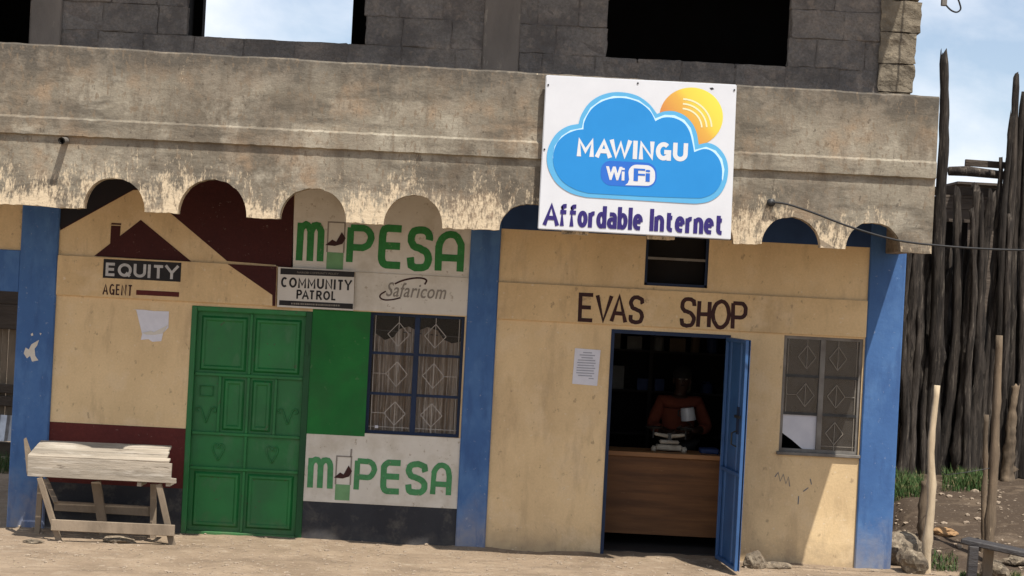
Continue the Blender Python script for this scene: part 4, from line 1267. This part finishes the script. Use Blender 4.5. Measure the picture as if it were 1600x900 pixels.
r_.color_ramp.elements.new(.45).color = (.68, .38, .06, 1); r_.color_ramp.elements.new(.6).color = (.74, .56, .065, 1)
t.links.new(mr.outputs[0], r_.inputs[0]); t.links.new(r_.outputs[0], b.inputs['Base Color'])
L = [SY - .0022 - .0012 * i for i in range(8)]
pxpoly([S(780 + 149 * math.cos(a * math.pi / 24), 278 + 138 * math.sin(a * math.pi / 24)) for a in range(48)], L[0], sunm, sroot, 'sun_disc')
b_ = sheet()
for rr in (95, 118, 141):
    b_.ribbon([P(*S(735 + rr * math.cos(R(a)), 332 - rr * .98 * math.sin(R(a))), L[1]) for a in range(3, 91, 6)], .014)
b_.build('sun_ray', c_ray, sroot)
outer = [(290, 655), (215, 635), (150, 590), (112, 525), (103, 465), (115, 410), (150, 355), (200, 322), (252, 311)]
o2 = [(252, 311), (265, 268), (300, 215), (350, 180), (410, 163), (470, 164), (530, 180), (582, 216), (620, 264)]
o3 = [(620, 264), (655, 252), (702, 252), (750, 272), (786, 310), (806, 355), (815, 408)]
o4 = [(815, 408), (860, 400), (905, 420), (940, 465), (953, 520), (945, 585), (915, 640), (870, 672), (820, 683), (760, 683), (500, 667)]
def chain(parts):
    o = []
    for p in parts:
        o += [(v.x, v.y) for v in catmull([Vector(q) for q in p], 4)][:-1]
    return o
co = chain([outer, o2, o3, o4])
pxpoly([S(*q) for q in co], L[2], c_out, sroot, 'cloud_rim')
hi_ = [(145, 520), (131, 470), (140, 415), (172, 368), (215, 340), (268, 330), (276, 290), (308, 235), (358, 198), (415, 180), (475, 182), (535, 200), (585, 238), (612, 285), (655, 268), (702, 270), (748, 292), (778, 330), (790, 375), (798, 432), (850, 418), (895, 436), (925, 475), (936, 525), (928, 580), (915, 540), (900, 480), (860, 450), (790, 470), (760, 390), (740, 350), (690, 310), (610, 330), (560, 270), (420, 220), (330, 270), (290, 350), (200, 390), (160, 450)]
pxpoly([S(*q) for q in hi_], L[3], c_hi, sroot, 'cloud_glint')
i1 = [(300, 636), (235, 617), (175, 578), (140, 520), (133, 462), (150, 402), (190, 362), (238, 341), (275, 336)]
i2 = [(275, 336), (280, 298), (312, 242), (362, 206), (420, 190), (480, 192), (540, 212), (588, 252), (612, 298)]
i3 = [(612, 298), (650, 281), (700, 283), (745, 306), (772, 346), (786, 400), (794, 443)]
i4 = [(794, 443), (840, 428), (880, 440), (912, 478), (925, 530), (918, 590), (888, 632), (840, 655), (780, 658), (500, 648)]
pxpoly([S(*q) for q in chain([i1, i2, i3, i4])], L[4], c_in, sroot, 'cloud')
word('MAWINGU', S(247, 376), S(766, 402), S(243, 462), L[5], c_wh, sroot, .24, .09)
def rrect(x0_, y0_, x1_, y1_, r_, sk=.05):
    o = []
    for cx_, cy_, a in ((x1_ - r_, y0_ + r_, -90), (x1_ - r_, y1_ - r_, 0), (x0_ + r_, y1_ - r_, 90), (x0_ + r_, y0_ + r_, 180)):
        for i in range(7):
            q = R(a + 15 * i); o.append((cx_ + r_ * math.cos(q), cy_ + r_ * math.sin(q)))
    return [S(x_, y_ + (x_ - (x0_ + x1_) / 2) * sk) for x_, y_ in o]
pxpoly(rrect(356, 488, 618, 604, 48), L[5], c_dk, sroot, 'badge')
wf = rrect(486, 503, 611, 600, 40)
wf[14:21] = [S(470, 598), S(483, 588), S(489, 572)]
pxpoly(wf, L[6], c_wh, sroot, 'badge_field')
text('Wi', S(384, 509), S(466, 513), S(382, 573), L[6], c_wh, sroot, .05)
text('Fi', S(515, 519), S(585, 523), S(513, 578), L[7], c_dk, sroot, .06)
word('Affordable Internet', S(90, 680), S(937, 728), S(85, 784), L[1], c_pu, sroot, .185, .025)

# ------------------------------------------------------------------ community patrol board and paper notices
BY = -.046
pb = thing('patrol_board', P(493, 482, BY), 'white board reading community patrol with black strips, above the green door', 'sign')
MB().prism([P(*q, BY) for q in ((434.5, 417), (433, 479.5), (552, 485.5), (554, 423.5))], (0, .014, 0)).build('board', whiteboard, pb)
pxpoly([(438.5, 419), (554, 424.7), (553.3, 433), (438, 428.4)], BY - .0015, inkblack, pb, 'strip')
pxpoly([(436.5, 469), (551.5, 474.6), (551.2, 483), (436, 476.6)], BY - .0015, inkblack, pb, 'strip')
word('COMMUNITY', (439.5, 432.6), (550, 437.9), (438.8, 448.6), BY - .0015, inkblack, pb, .19, .13)
word('PATROL', (463.5, 452.4), (526, 455.4), (462.8, 466.7), BY - .0015, inkblack, pb, .19, .13)
text('NAIROBI COMMUNITY POLICY', (464.5, 423.9), (529, 426.6), (464.4, 427), BY - .003, pgrey, pb, 0)
b_ = sheet()                                        # tiny print, too small to read
q = 455.0
while q < 531:
    wd = random.uniform(.7, 2.6)
    b_.poly([P(a, 472.9 + (a - 455) * .0445 + d, BY - .003) for a, d in ((q, 2.6), (q + wd, 2.6), (q + wd, 0), (q, 0))])
    q += wd + random.uniform(.5, 1.1)
b_.build('small_print', pgrey, pb)

nt_ = thing('paper_notice', P(915, 602, -.004), 'printed white paper notice pasted beside the shop doorway', 'notice')
MB().prism([P(*q, -.0045) for q in ((898.5, 544), (894, 599.5), (933, 603), (938.5, 547))], (0, .0025, 0)).build('sheet', paper, nt_)
for i in range(11):
    yy = 549.5 + i * 4.0
    xx = 903 - i * .33
    wd = [14, 24, 18, 27, 29, 26, 29, 27, 28, 22, 8][i]
    off = [8, 3, 6, 1, 0, 1, 0, 0, 0, 3, 20][i]
    pxpoly([(xx + off, yy + off * .05), (xx + off + wd, yy + (off + wd) * .05), (xx + off + wd, yy + 1.7 + (off + wd) * .05), (xx + off, yy + 1.7 + off * .05)], -.0062, paperink, nt_, 'print_line')
tn = thing('torn_paper', P(236, 532, -.004), 'torn blank white paper stuck on the cream wall under the agent sign', 'notice')
MB().prism([P(*q, -.0045) for q in ((208, 483.5), (213, 484.5), (222, 522), (220, 531), (232, 530), (238, 534), (252, 533), (255, 520), (263, 512), (264, 486.5), (240, 486), (224, 484))], (0, .0025, 0)).build('sheet', paper, tn)
MB().prism([P(*q, -.009) for q in ((222, 520), (236, 517), (240, 519), (262, 508), (254, 521), (240, 523), (228, 522.5))], (0, .003, 0)).build('folded_edge', whitep, tn)

# ------------------------------------------------------------------ display bench by the green door
bn = thing('display_bench', P(155, 850, -.55), 'pale weathered plank display bench in front of the maroon wall', 'bench')
FY, RY = -.72, -.22
def pl(a, c, ya, yb, up, wd, th, name, m):
    return MB().plank(P(*a, ya), P(*c, yb), up, wd, th).build(name, m, bn, bevel=.004)
kk = (FY - CAMY) / FPX
# front apron with notched end
MB().prism([P(*q, FY) for q in ((43, 713), (42.5, 744), (120, 748), (275, 755.5), (275, 748), (267, 747), (268.5, 724.5), (170, 719), (100, 716))], (0, .028, 0)).build('apron', benchw, bn, bevel=.003)
# slatted sloping top, rising to the back
for i in range(5):
    y = FY + .045 + i * .088
    rise = .006 + i * .020
    a, c = P(43 + i * .3, 712.5, FY), P(262 - i * 1.5 + random.uniform(-4, 4), 721.5, FY)
    q0 = Vector((a.x, y, a.z + rise)); q1_ = Vector((c.x, y, c.z + rise + random.uniform(-.004, .004)))
    MB().plank(q0, q1_, (0, 1, .22), .084, .022).build('slat', benchw, bn, bevel=.003)
# end board standing up
MB().prism([P(37, 686, -.5), P(40, 684, -.5), P(47, 705, -.5), P(47, 742, -.5), P(42, 742, -.5)], (0, .03, 0)).build('end_board', benchd, bn)
# legs
leg = [((62, 746), (85, 822), -.70, -.66, benchd, .05), ((150, 752), (163, 838), -.40, -.30, benchd, .085), ((240, 756), (239, 842), -.24, -.24, benchd, .055), ((248, 756), (270, 856), -.68, -.68, benchd, .055), ((64, 748), (58, 838), -.24, -.24, benchd, .05), ((72, 750), (88, 786), -.24, -.5, benchd, .04)]
for a, c, ya, yb, m, wd in leg:
    p, q = P(*a, ya), P(*c, yb)
    d = (q - p)
    if abs(c[1] - 786) > 1:                                   # feet rest on the ground
        tz = gh(q.x, q.y) - .012
        q = p + d * ((tz - p.z) / d.z)
    MB().plank(p, q, (1, 0, 0), wd, .035).build('leg', m, bn, bevel=.004)
MB().plank(P(80, 820, -.73), P(273, 829, -.73), (0, 0, 1), .098, .026).build('stretcher', benchd, bn, bevel=.004)
MB().plank(P(85, 790, -.2), P(238, 799, -.2), (0, 0, 1), .09, .026).build('stretcher', benchd, bn, bevel=.004)
for q in ((217, 757), (262, 757)):
    p = P(*q, FY + .02)
    MB().box(p.x - .018, p.x + .018, FY + .03, FY + .3, p.z - .018, p.z + .018).build('cross_bar', benchw, bn)

# ------------------------------------------------------------------ rocks and stones
def rock(c, r_, seed, name, m, label=None, cat=None, group=None, sub=3):
    bm_ = bmesh.new()
    bmesh.ops.create_icosphere(bm_, subdivisions=sub, radius=1)
    for v in bm_.verts:
        d = v.co.normalized()
        f_ = 1 + .38 * noise.noise(d * 1.1 + Vector((seed * 5.3, 0, 0))) + .16 * noise.noise(d * 2.9 + Vector((seed, 3, 0))) + .09 * noise.noise(d * 7 + Vector((seed, 9, 0)))
        q = Vector((d.x * r_[0], d.y * r_[1], d.z * r_[2])) * f_
        v.co = q
    me = bpy.data.meshes.new(name); bm_.to_mesh(me); bm_.free(); me.materials.append(m)
    o = bpy.data.objects.new(name, me)
    link(o, c, None)
    return tag(o, label, cat, group)
def on(px, py, Y, dz=0):
    p = P(px, py, Y); return Vector((p.x, Y, gh(p.x, Y) + dz))
rock(on(1178, 880, -.30, .055), (.10, .09, .085), 1, 'rock', rockm, 'round brown rock at the foot of the open blue door', 'rock')
rock(on(1212, 883, -.22, .02), (.13, .07, .04), 2, 'rock', rockm, 'flat stone against the wall next to the round brown rock', 'rock')
rock(on(1411, 865, .25, .12), (.17, .15, .17), 3, 'rock', rockm, 'large tan rock touching the corner of the blue end column', 'rock')
rock(on(1426, 880, -.12, .09), (.13, .11, .13), 4, 'rock', rockm, 'angular grey rock between the blue end column and the pale pole', 'rock')
rock(on(1406, 812, 1.3, .05), (.14, .12, .10), 5, 'rock', rockm, 'upper rock on the soil behind the blue end column', 'rock')
rock(on(1476, 818, 1.4, .03), (.13, .07, .045), 6, 'rock', mat('orange_stone', (.42, .25, .12), (.3, .18, .09), 8, .9, .5), 'orange flat stone lying on the brown soil right of the pale pole', 'rock')
rock(on(1528, 838, 1.0, .03), (.06, .05, .05), 7, 'rock', rockm, 'small stone on the soil above the black bench', 'rock')
rock(on(1590, 853, .5, .03), (.13, .08, .05), 8, 'rock', rockm, 'pale flat stone behind the black bench', 'rock')
rock(on(185, 850, -.62, .02), (.15, .09, .035), 9, 'rock', rockm, 'flat grey stone under the display bench', 'rock')
rock(on(52, 858, -.85, .012), (.09, .06, .02), 10, 'rock', rockm, 'low stone on the dirt left of the display bench', 'rock')
rock(on(1555, 880, -.2, .06), (.12, .10, .10), 12, 'rock', rockm, 'brown rock behind the leg of the black bench', 'rock')
# gravel, clods and straw (uncountable)
gr = MB()
ico = bmesh.new(); bmesh.ops.create_icosphere(ico, subdivisions=1, radius=1)
ICV = [v.co.copy() for v in ico.verts]; ICF = [tuple(v.index for v in f.verts) for f in ico.faces]; ico.free()
for i in range(2600):
    x = random.uniform(-5.2, 5.4); y = random.uniform(-2.4, -.02) if x < 3.9 else random.uniform(-2.4, 3.6)
    if x > 3.9 or random.random() < .0: s_ = abs(random.gauss(.010, .012)) + .003
    else: s_ = abs(random.gauss(.004, .0055)) + .0025
    s_ = min(s_, .045)
    k_ = Vector((random.uniform(.7, 1.5), random.uniform(.7, 1.3), random.uniform(.4, .8))) * s_
    z = gh(x, y)
    gr.add([(x + v.x * k_.x * random.uniform(.8, 1.2), y + v.y * k_.y, z + v.z * k_.z + s_ * .2) for v in ICV], ICF)
gr.build('gravel', mat('gravel', (.38, .30, .22), (.22, .17, .125), 25, .95, c3=(.55, .48, .39), c3pos=.6), None, kind='stuff', loc=(0, 0, 0), label='loose gravel and clods scattered on the dirt', cat='gravel')
st = MB()
for i in range(700):
    x, y = random.uniform(-5.2, 5.2), random.uniform(-2.4, -.1)
    a, l = random.uniform(0, math.pi), random.uniform(.02, .10)
    z = gh(x, y) + .004
    d = Vector((math.cos(a), math.sin(a), random.uniform(-.02, .12))) * l
    nn_ = Vector((-math.sin(a), math.cos(a), 0)) * .002
    p = Vector((x, y, z))
    st.add([p - nn_, p + nn_, p + d + nn_, p + d - nn_], [(0, 1, 2, 3)])
st.build('straw', strawm, None, kind='stuff', loc=(0, 0, 0), label='bits of dry straw littering the dirt', cat='straw')
def tuft(name, boxes, hgt, n_, label):
    b_ = MB()
    for i in range(n_):
        (px0, px1, Y0, Y1) = random.choice(boxes)
        Y = random.uniform(Y0, Y1)
        x = X(random.uniform(px0, px1), 800, Y)
        z = gh(x, Y) - .01
        h = hgt * random.uniform(.4, 1.2); a = random.uniform(0, 6.28); ln3 = random.uniform(.2, .7) * h
        d = Vector((math.cos(a), math.sin(a), 0)); s_ = Vector((-d.y, d.x, 0)) * random.uniform(.002, .005)
        p = Vector((x, Y, z)); m1 = p + d * ln3 * .35 + Vector((0, 0, h * .6)); m2 = p + d * ln3 + Vector((0, 0, h))
        b_.add([p - s_, p + s_, m1 + s_ * .8, m1 - s_ * .8, m2], [(0, 1, 2, 3), (3, 2, 4)])
    b_.build(name, grassm, None, kind='stuff', loc=(0, 0, 0), label=label, cat='grass')
tuft('grass', [(1396, 1440, 2.6, 3.4), (1470, 1540, 2.9, 3.7), (1500, 1535, 3.0, 3.6)], .15, 2600, 'green grass growing at the foot of the log fence')
tuft('grass', [(1452, 1500, .1, .7), (1505, 1535, -.5, -.1), (1578, 1600, -.4, 0)], .07, 1000, 'sparse green grass around the pale pole and black bench')

# ------------------------------------------------------------------ log fence
FYY = 4.0
fence = thing('log_fence', (X(1500, 755, FYY), FYY, .4), 'tall fence of dark uneven upright logs beyond the blue end column', 'fence')
def logp(top_px, bot_px, Y, r0, r1, m=logm, name='log', parent=fence, seed=0, n_=11, bend=.075, wob=.42, segs=34):
    a = P(*bot_px, Y); c = P(*top_px, Y)
    a.z = gh(a.x, Y) - .1
    pts, rad = [], []
    for i in range(segs + 1):
        t_ = i / segs
        p = a.lerp(c, t_)
        p.x += bend * noise.noise(Vector((seed * 3.7, t_ * 2.2, 0))); p.y += bend * noise.noise(Vector((seed * 1.7, t_ * 2.2, 6)))
        pts.append(p); rad.append((r0 + (r1 - r0) * t_) * (1 + .10 * noise.noise(Vector((seed, t_ * 7, 4)))))
    tb_ = MB().tube(pts, rad, n_, wob=wob, seed=seed)
    for i in range(n_):                                        # split, weathered top
        tb_.v[segs * n_ + i].z += random.uniform(-.10, .05)
        tb_.v[segs * n_ + i].x = pts[-1].x + (tb_.v[segs * n_ + i].x - pts[-1].x) * random.uniform(.5, 1)
    for i in range(1, segs):                                   # knots and torn bark
        if random.random() < .16:
            j = random.randrange(n_); v = tb_.v[i * n_ + j]
            d_ = v - pts[i]; tb_.v[i * n_ + j] = pts[i] + d_ * random.uniform(1.25, 1.6)
    return tb_.build(name, m, parent, smooth=True)
logs = [  # top (px), base (px), y, base radius, top radius
 ((1413, 372), (1398, 755), 4.10, .085, .06), ((1430, 374), (1413, 755), 4.00, .10, .075), ((1448, 372), (1432, 757), 4.08, .095, .08),
 ((1477, 80), (1452, 760), 3.95, .115, .055), ((1501, 292), (1473, 760), 4.05, .085, .05), ((1480, 420), (1464, 760), 4.15, .07, .05),
 ((1528, 286), (1496, 758), 4.0, .10, .065), ((1512, 380), (1487, 758), 4.15, .06, .04), ((1545, 300), (1513, 757), 3.95, .10, .07), ((1590, 118), (1540, 757), 4.0, .10, .042),
 ((1556, 360), (1529, 757), 4.12, .075, .055), ((1570, 300), (1556, 757), 4.1, .085, .055), ((1600, 150), (1566, 756), 4.0, .095, .04), ((1592, 250), (1578, 756), 4.12, .085, .05),
 ((1612, 210), (1592, 755), 4.0, .10, .06), ((1630, 190), (1606, 755), 4.05, .10, .06), ((1650, 240), (1626, 755), 4.0, .10, .06), ((1668, 160), (1645, 755), 4.08, .10, .05),
 ((1690, 250), (1664, 755), 4.0, .10, .06), ((1706, 210), (1684, 755), 4.05, .10, .06), ((1730, 280), (1704, 755), 4.0, .10, .06), ((1750, 200), (1724, 755), 4.05, .10, .06)]
for i, (a, c, Y, r0, r1) in enumerate(logs):
    logp(a, c, Y, r0 * .80, r1 * .82, seed=i + 1)
for i, (a, c, r0) in enumerate((((1421, 371), (1405, 755), .05), ((1440, 376), (1424, 757), .05), ((1466, 330), (1443, 757), .045), ((1582, 176), (1549, 757), .05), ((1607, 128), (1585, 756), .05), ((1598, 200), (1572, 756), .045), ((1520, 330), (1505, 757), .045), ((1536, 306), (1520, 757), .05), ((1562, 250), (1535, 757), .045), ((1577, 330), (1562, 757), .05))):
    logp(a, c, 3.9 + .05 * (i % 3), r0, r0 * .6, seed=60 + i)
random.seed(21)
q = 1392
while q < 1690:
    tpx = random.uniform(372, 425) if q < 1470 else random.uniform(480, 640)
    logp((q + 17 + random.uniform(-5, 5), tpx), (q, 757), 4.26 + random.uniform(-.03, .03), random.uniform(.07, .095), random.uniform(.05, .075), seed=100 + q * .1)
    q += random.uniform(13, 19)
logp((1587, 600), (1572, 762), 3.8, .08, .035, poleb, seed=40)
def rail(a, c, Y, wd, th, m=plankm):
    return MB().plank(P(*a, Y), P(*c, Y), (0, 0, 1), wd, th).build('rail', m, fence, bevel=.004)
rail((1508, 254), (1700, 268), 4.3, .075, .05)
b_ = MB(); b_.tube([P(1482, 267, 4.22), P(1510, 267, 4.22), P(1560, 273, 4.22), P(1640, 281, 4.22), P(1740, 288, 4.22)], [.05, .055, .045, .05, .05], 8, wob=.3, seed=70); b_.build('rail', logm, fence, smooth=True)
rail((1478, 297), (1700, 310), 4.34, .10, .04)
rail((1478, 344), (1720, 357), 4.24, .035, .03)
# dark shed behind the fence
shed = thing('plank_shed', (X(1540, 700, 6.4), 6.4, .5), 'dark plank shed standing behind the log fence', 'shed')
zz = Z(1500, 352, 6.4)
for i in range(3):
    z0_ = zz + .06 + i * .14
    MB().box(X(1480, 300, 6.4) - .1, X(1760, 300, 6.4), 6.4, 6.43, z0_, z0_ + .135).build('board', plankm, shed)
xs_ = X(1512, 400, 6.4)
i = 0
while xs_ < X(1760, 400, 6.4):
    wd = random.uniform(.12, .22)
    MB().box(xs_, xs_ + wd, 6.45, 6.48, .4, zz + .3).build('upright_board', plankm, shed)
    xs_ += wd + random.choice((.004, .01, .03, .05)); i += 1
MB().box(X(1490, 300, 6.4), X(1760, 300, 6.4), 6.2, 9.0, zz + .50, zz + .53).build('roof', plankm, shed)
MB().box(X(1500, 300, 6.4), X(1760, 300, 6.4), 8.9, 8.95, .4, zz + .49).build('back_wall', darkroom, shed)

# free poles in front of the fence
def pole(top_px, bot_px, Y, r0, r1, m, seed, label, cat='pole', **kw):
    a = P(*bot_px, Y); root = gh(a.x, Y)
    c = P(*top_px, Y)
    segs = 18
    pts, rad = [], []
    a.z = root - .1
    for i in range(segs + 1):
        t_ = i / segs
        p = a.lerp(c, t_)
        p.x += .028 * noise.noise(Vector((seed * 3.7, t_ * 3, 0)))
        knot = .22 if i in (4, 9, 13) else 0
        pts.append(p); rad.append((r0 + (r1 - r0) * t_) * (1 + knot + .10 * noise.noise(Vector((seed, t_ * 9, 4)))))
    return MB().tube(pts, rad, 9, wob=.22, seed=seed).build('wooden_pole', m, None, smooth=True, label=label, cat=cat)
pole((1463, 602), (1447, 893), -.02, .045, .028, polem, 51, 'pale peeled wooden pole planted beside the blue end column')
pole((1447, 752), (1440, 880), .5, .06, .05, poleb, 52, 'dark brown stake just behind the pale peeled pole')
pole((1562, 524), (1548, 850), .6, .05, .032, poleb, 53, 'tall knotty brown pole standing behind the black bench')
pole((1541, 648), (1536, 842), .9, .028, .022, poleb, 54, 'thin grey brown stick left of the tall knotty pole')
wire = MB().tube([P(1456, 722, 0.0), P(1478, 742, .3), P(1510, 738, .5), P(1556, 730, .62)], .004, 5)
wire.build('fence_wire', darkmetal, None, label='thin sagging wire strung between the poles', cat='wire')

# black bench at the right edge
bb = thing('black_bench', P(1560, 893, -.7), 'charred black wooden bench at the right edge', 'bench')
a, c = P(1512, 847, -.62), P(1640, 875, -.9)
d = (c - a)
MB().add([], []).plank(a + Vector((0, .14, 0)), c + Vector((0, .14, 0)), (0, 1, 0), .34, .05).build('seat', blackwood, bb, bevel=.01)
for px_, Y in ((1521, -.70), (1545, -.40), (1625, -.95), (1640, -.6)):
    p = P(px_, 862, Y); 
    t_ = max(0, min(1, (p.x - a.x) / (c.x - a.x)))
    p.z = a.z + (c.z - a.z) * t_ - .02
    MB().plank(p, (p.x - .01, p.y, gh(p.x, p.y) - .02), (1, 0, 0), .085, .06).build('leg', benchd if px_ != 1521 else blackwood, bb, bevel=.005)

# ------------------------------------------------------------------ cable across the fascia end, and the hanging cable end
ca = P(1204, 316, CAN)
cb = thing('power_cable', ca, 'black cable drooping from the fascia spout to the right', 'cable')
MB().tube([ca + Vector((0, .08, .0)), ca + Vector((0, -.06, -.005))], .034, 12).build('cable_boss', darkmetal, cb, smooth=True)
pts = [P(*q, Y) for q, Y in (((1204, 316), CAN - .05), ((1230, 319), CAN - .07), ((1275, 334), CAN - .08), ((1330, 355), CAN - .1), ((1400, 375), CAN - .1), ((1470, 384), CAN - .1), ((1540, 389), CAN - .1), ((1610, 391), CAN - .1), ((1760, 392), CAN - .1), ((2000, 380), CAN - .1))]
MB().tube([v for v in catmull(pts, 4)], .009, 7).build('cable', rubber, cb, smooth=True)
hp = P(1475, 4, -.6)
hg = thing('hanging_cable', P(1490, 20, -.6), 'loose wire loop with grey connector hanging beside the upper wall', 'cable')
MB().box(hp.x - .025, hp.x + .022, -.63, -.58, hp.z - .03, hp.z + .25).build('connector', greyframe, hg, bevel=.005)
MB().tube(catmull([P(*q, -.6) for q in ((1478, 8), (1486, 16), (1495, 19), (1501, 14), (1499, 4), (1494, -12), (1488, -60))], 4), .008, 6).build('wire', rubber, hg, smooth=True)
pa = P(1488, -60, -.6)
MB().tube([pa, Vector((rx - .05, -.6, ROOFZ - .02))], .008, 6).build('wire', rubber, hg)

# ------------------------------------------------------------------ yard seen through the open bay on the left
YY = 6.5
yard = thing('plank_wall', (X(10, 700, YY), YY, 0), 'weathered plank wall seen through the opening at the left edge', 'wall')
xq = X(-70, 550, YY)
while xq < X(60, 550, YY):
    wd = random.uniform(.07, .12)
    MB().box(xq, xq + wd - .008, YY + random.uniform(0, .02), YY + .04, .3, Z(10, 512, YY)).build('plank', benchd, yard)
    xq += wd
for za, zb in ((425, 475), (474.9, 514), (600, 614), (618, 634), (655, 668), (690, 712)):
    MB().box(X(-70, 550, YY), X(60, 550, YY), YY - .10, YY - .03, Z(10, zb, YY), Z(10, za, YY)).build('plank', plankm, yard, bevel=.01)
tn2 = MB()
for i in range(24):
    x = X(-70, 650, 6.1) + i * .04
    tn2.v += [Vector((x, 6.15 + .012 * math.sin(i * 1.6), Z(10, 690, 6.1))), Vector((x, 6.25 + .012 * math.sin(i * 1.6), Z(10, 650, 6.1)))]
tn2.f = [(2 * i, 2 * i + 2, 2 * i + 3, 2 * i + 1) for i in range(23)]
tn2.build('tin_sheet', tin, None, label='shiny corrugated tin sheet leaning on the plank wall at the left edge', cat='metal sheet')
tuft('grass', [(-20, 12, 4.6, 5.6)], .22, 260, 'green grass clump beyond the opening at the left edge')
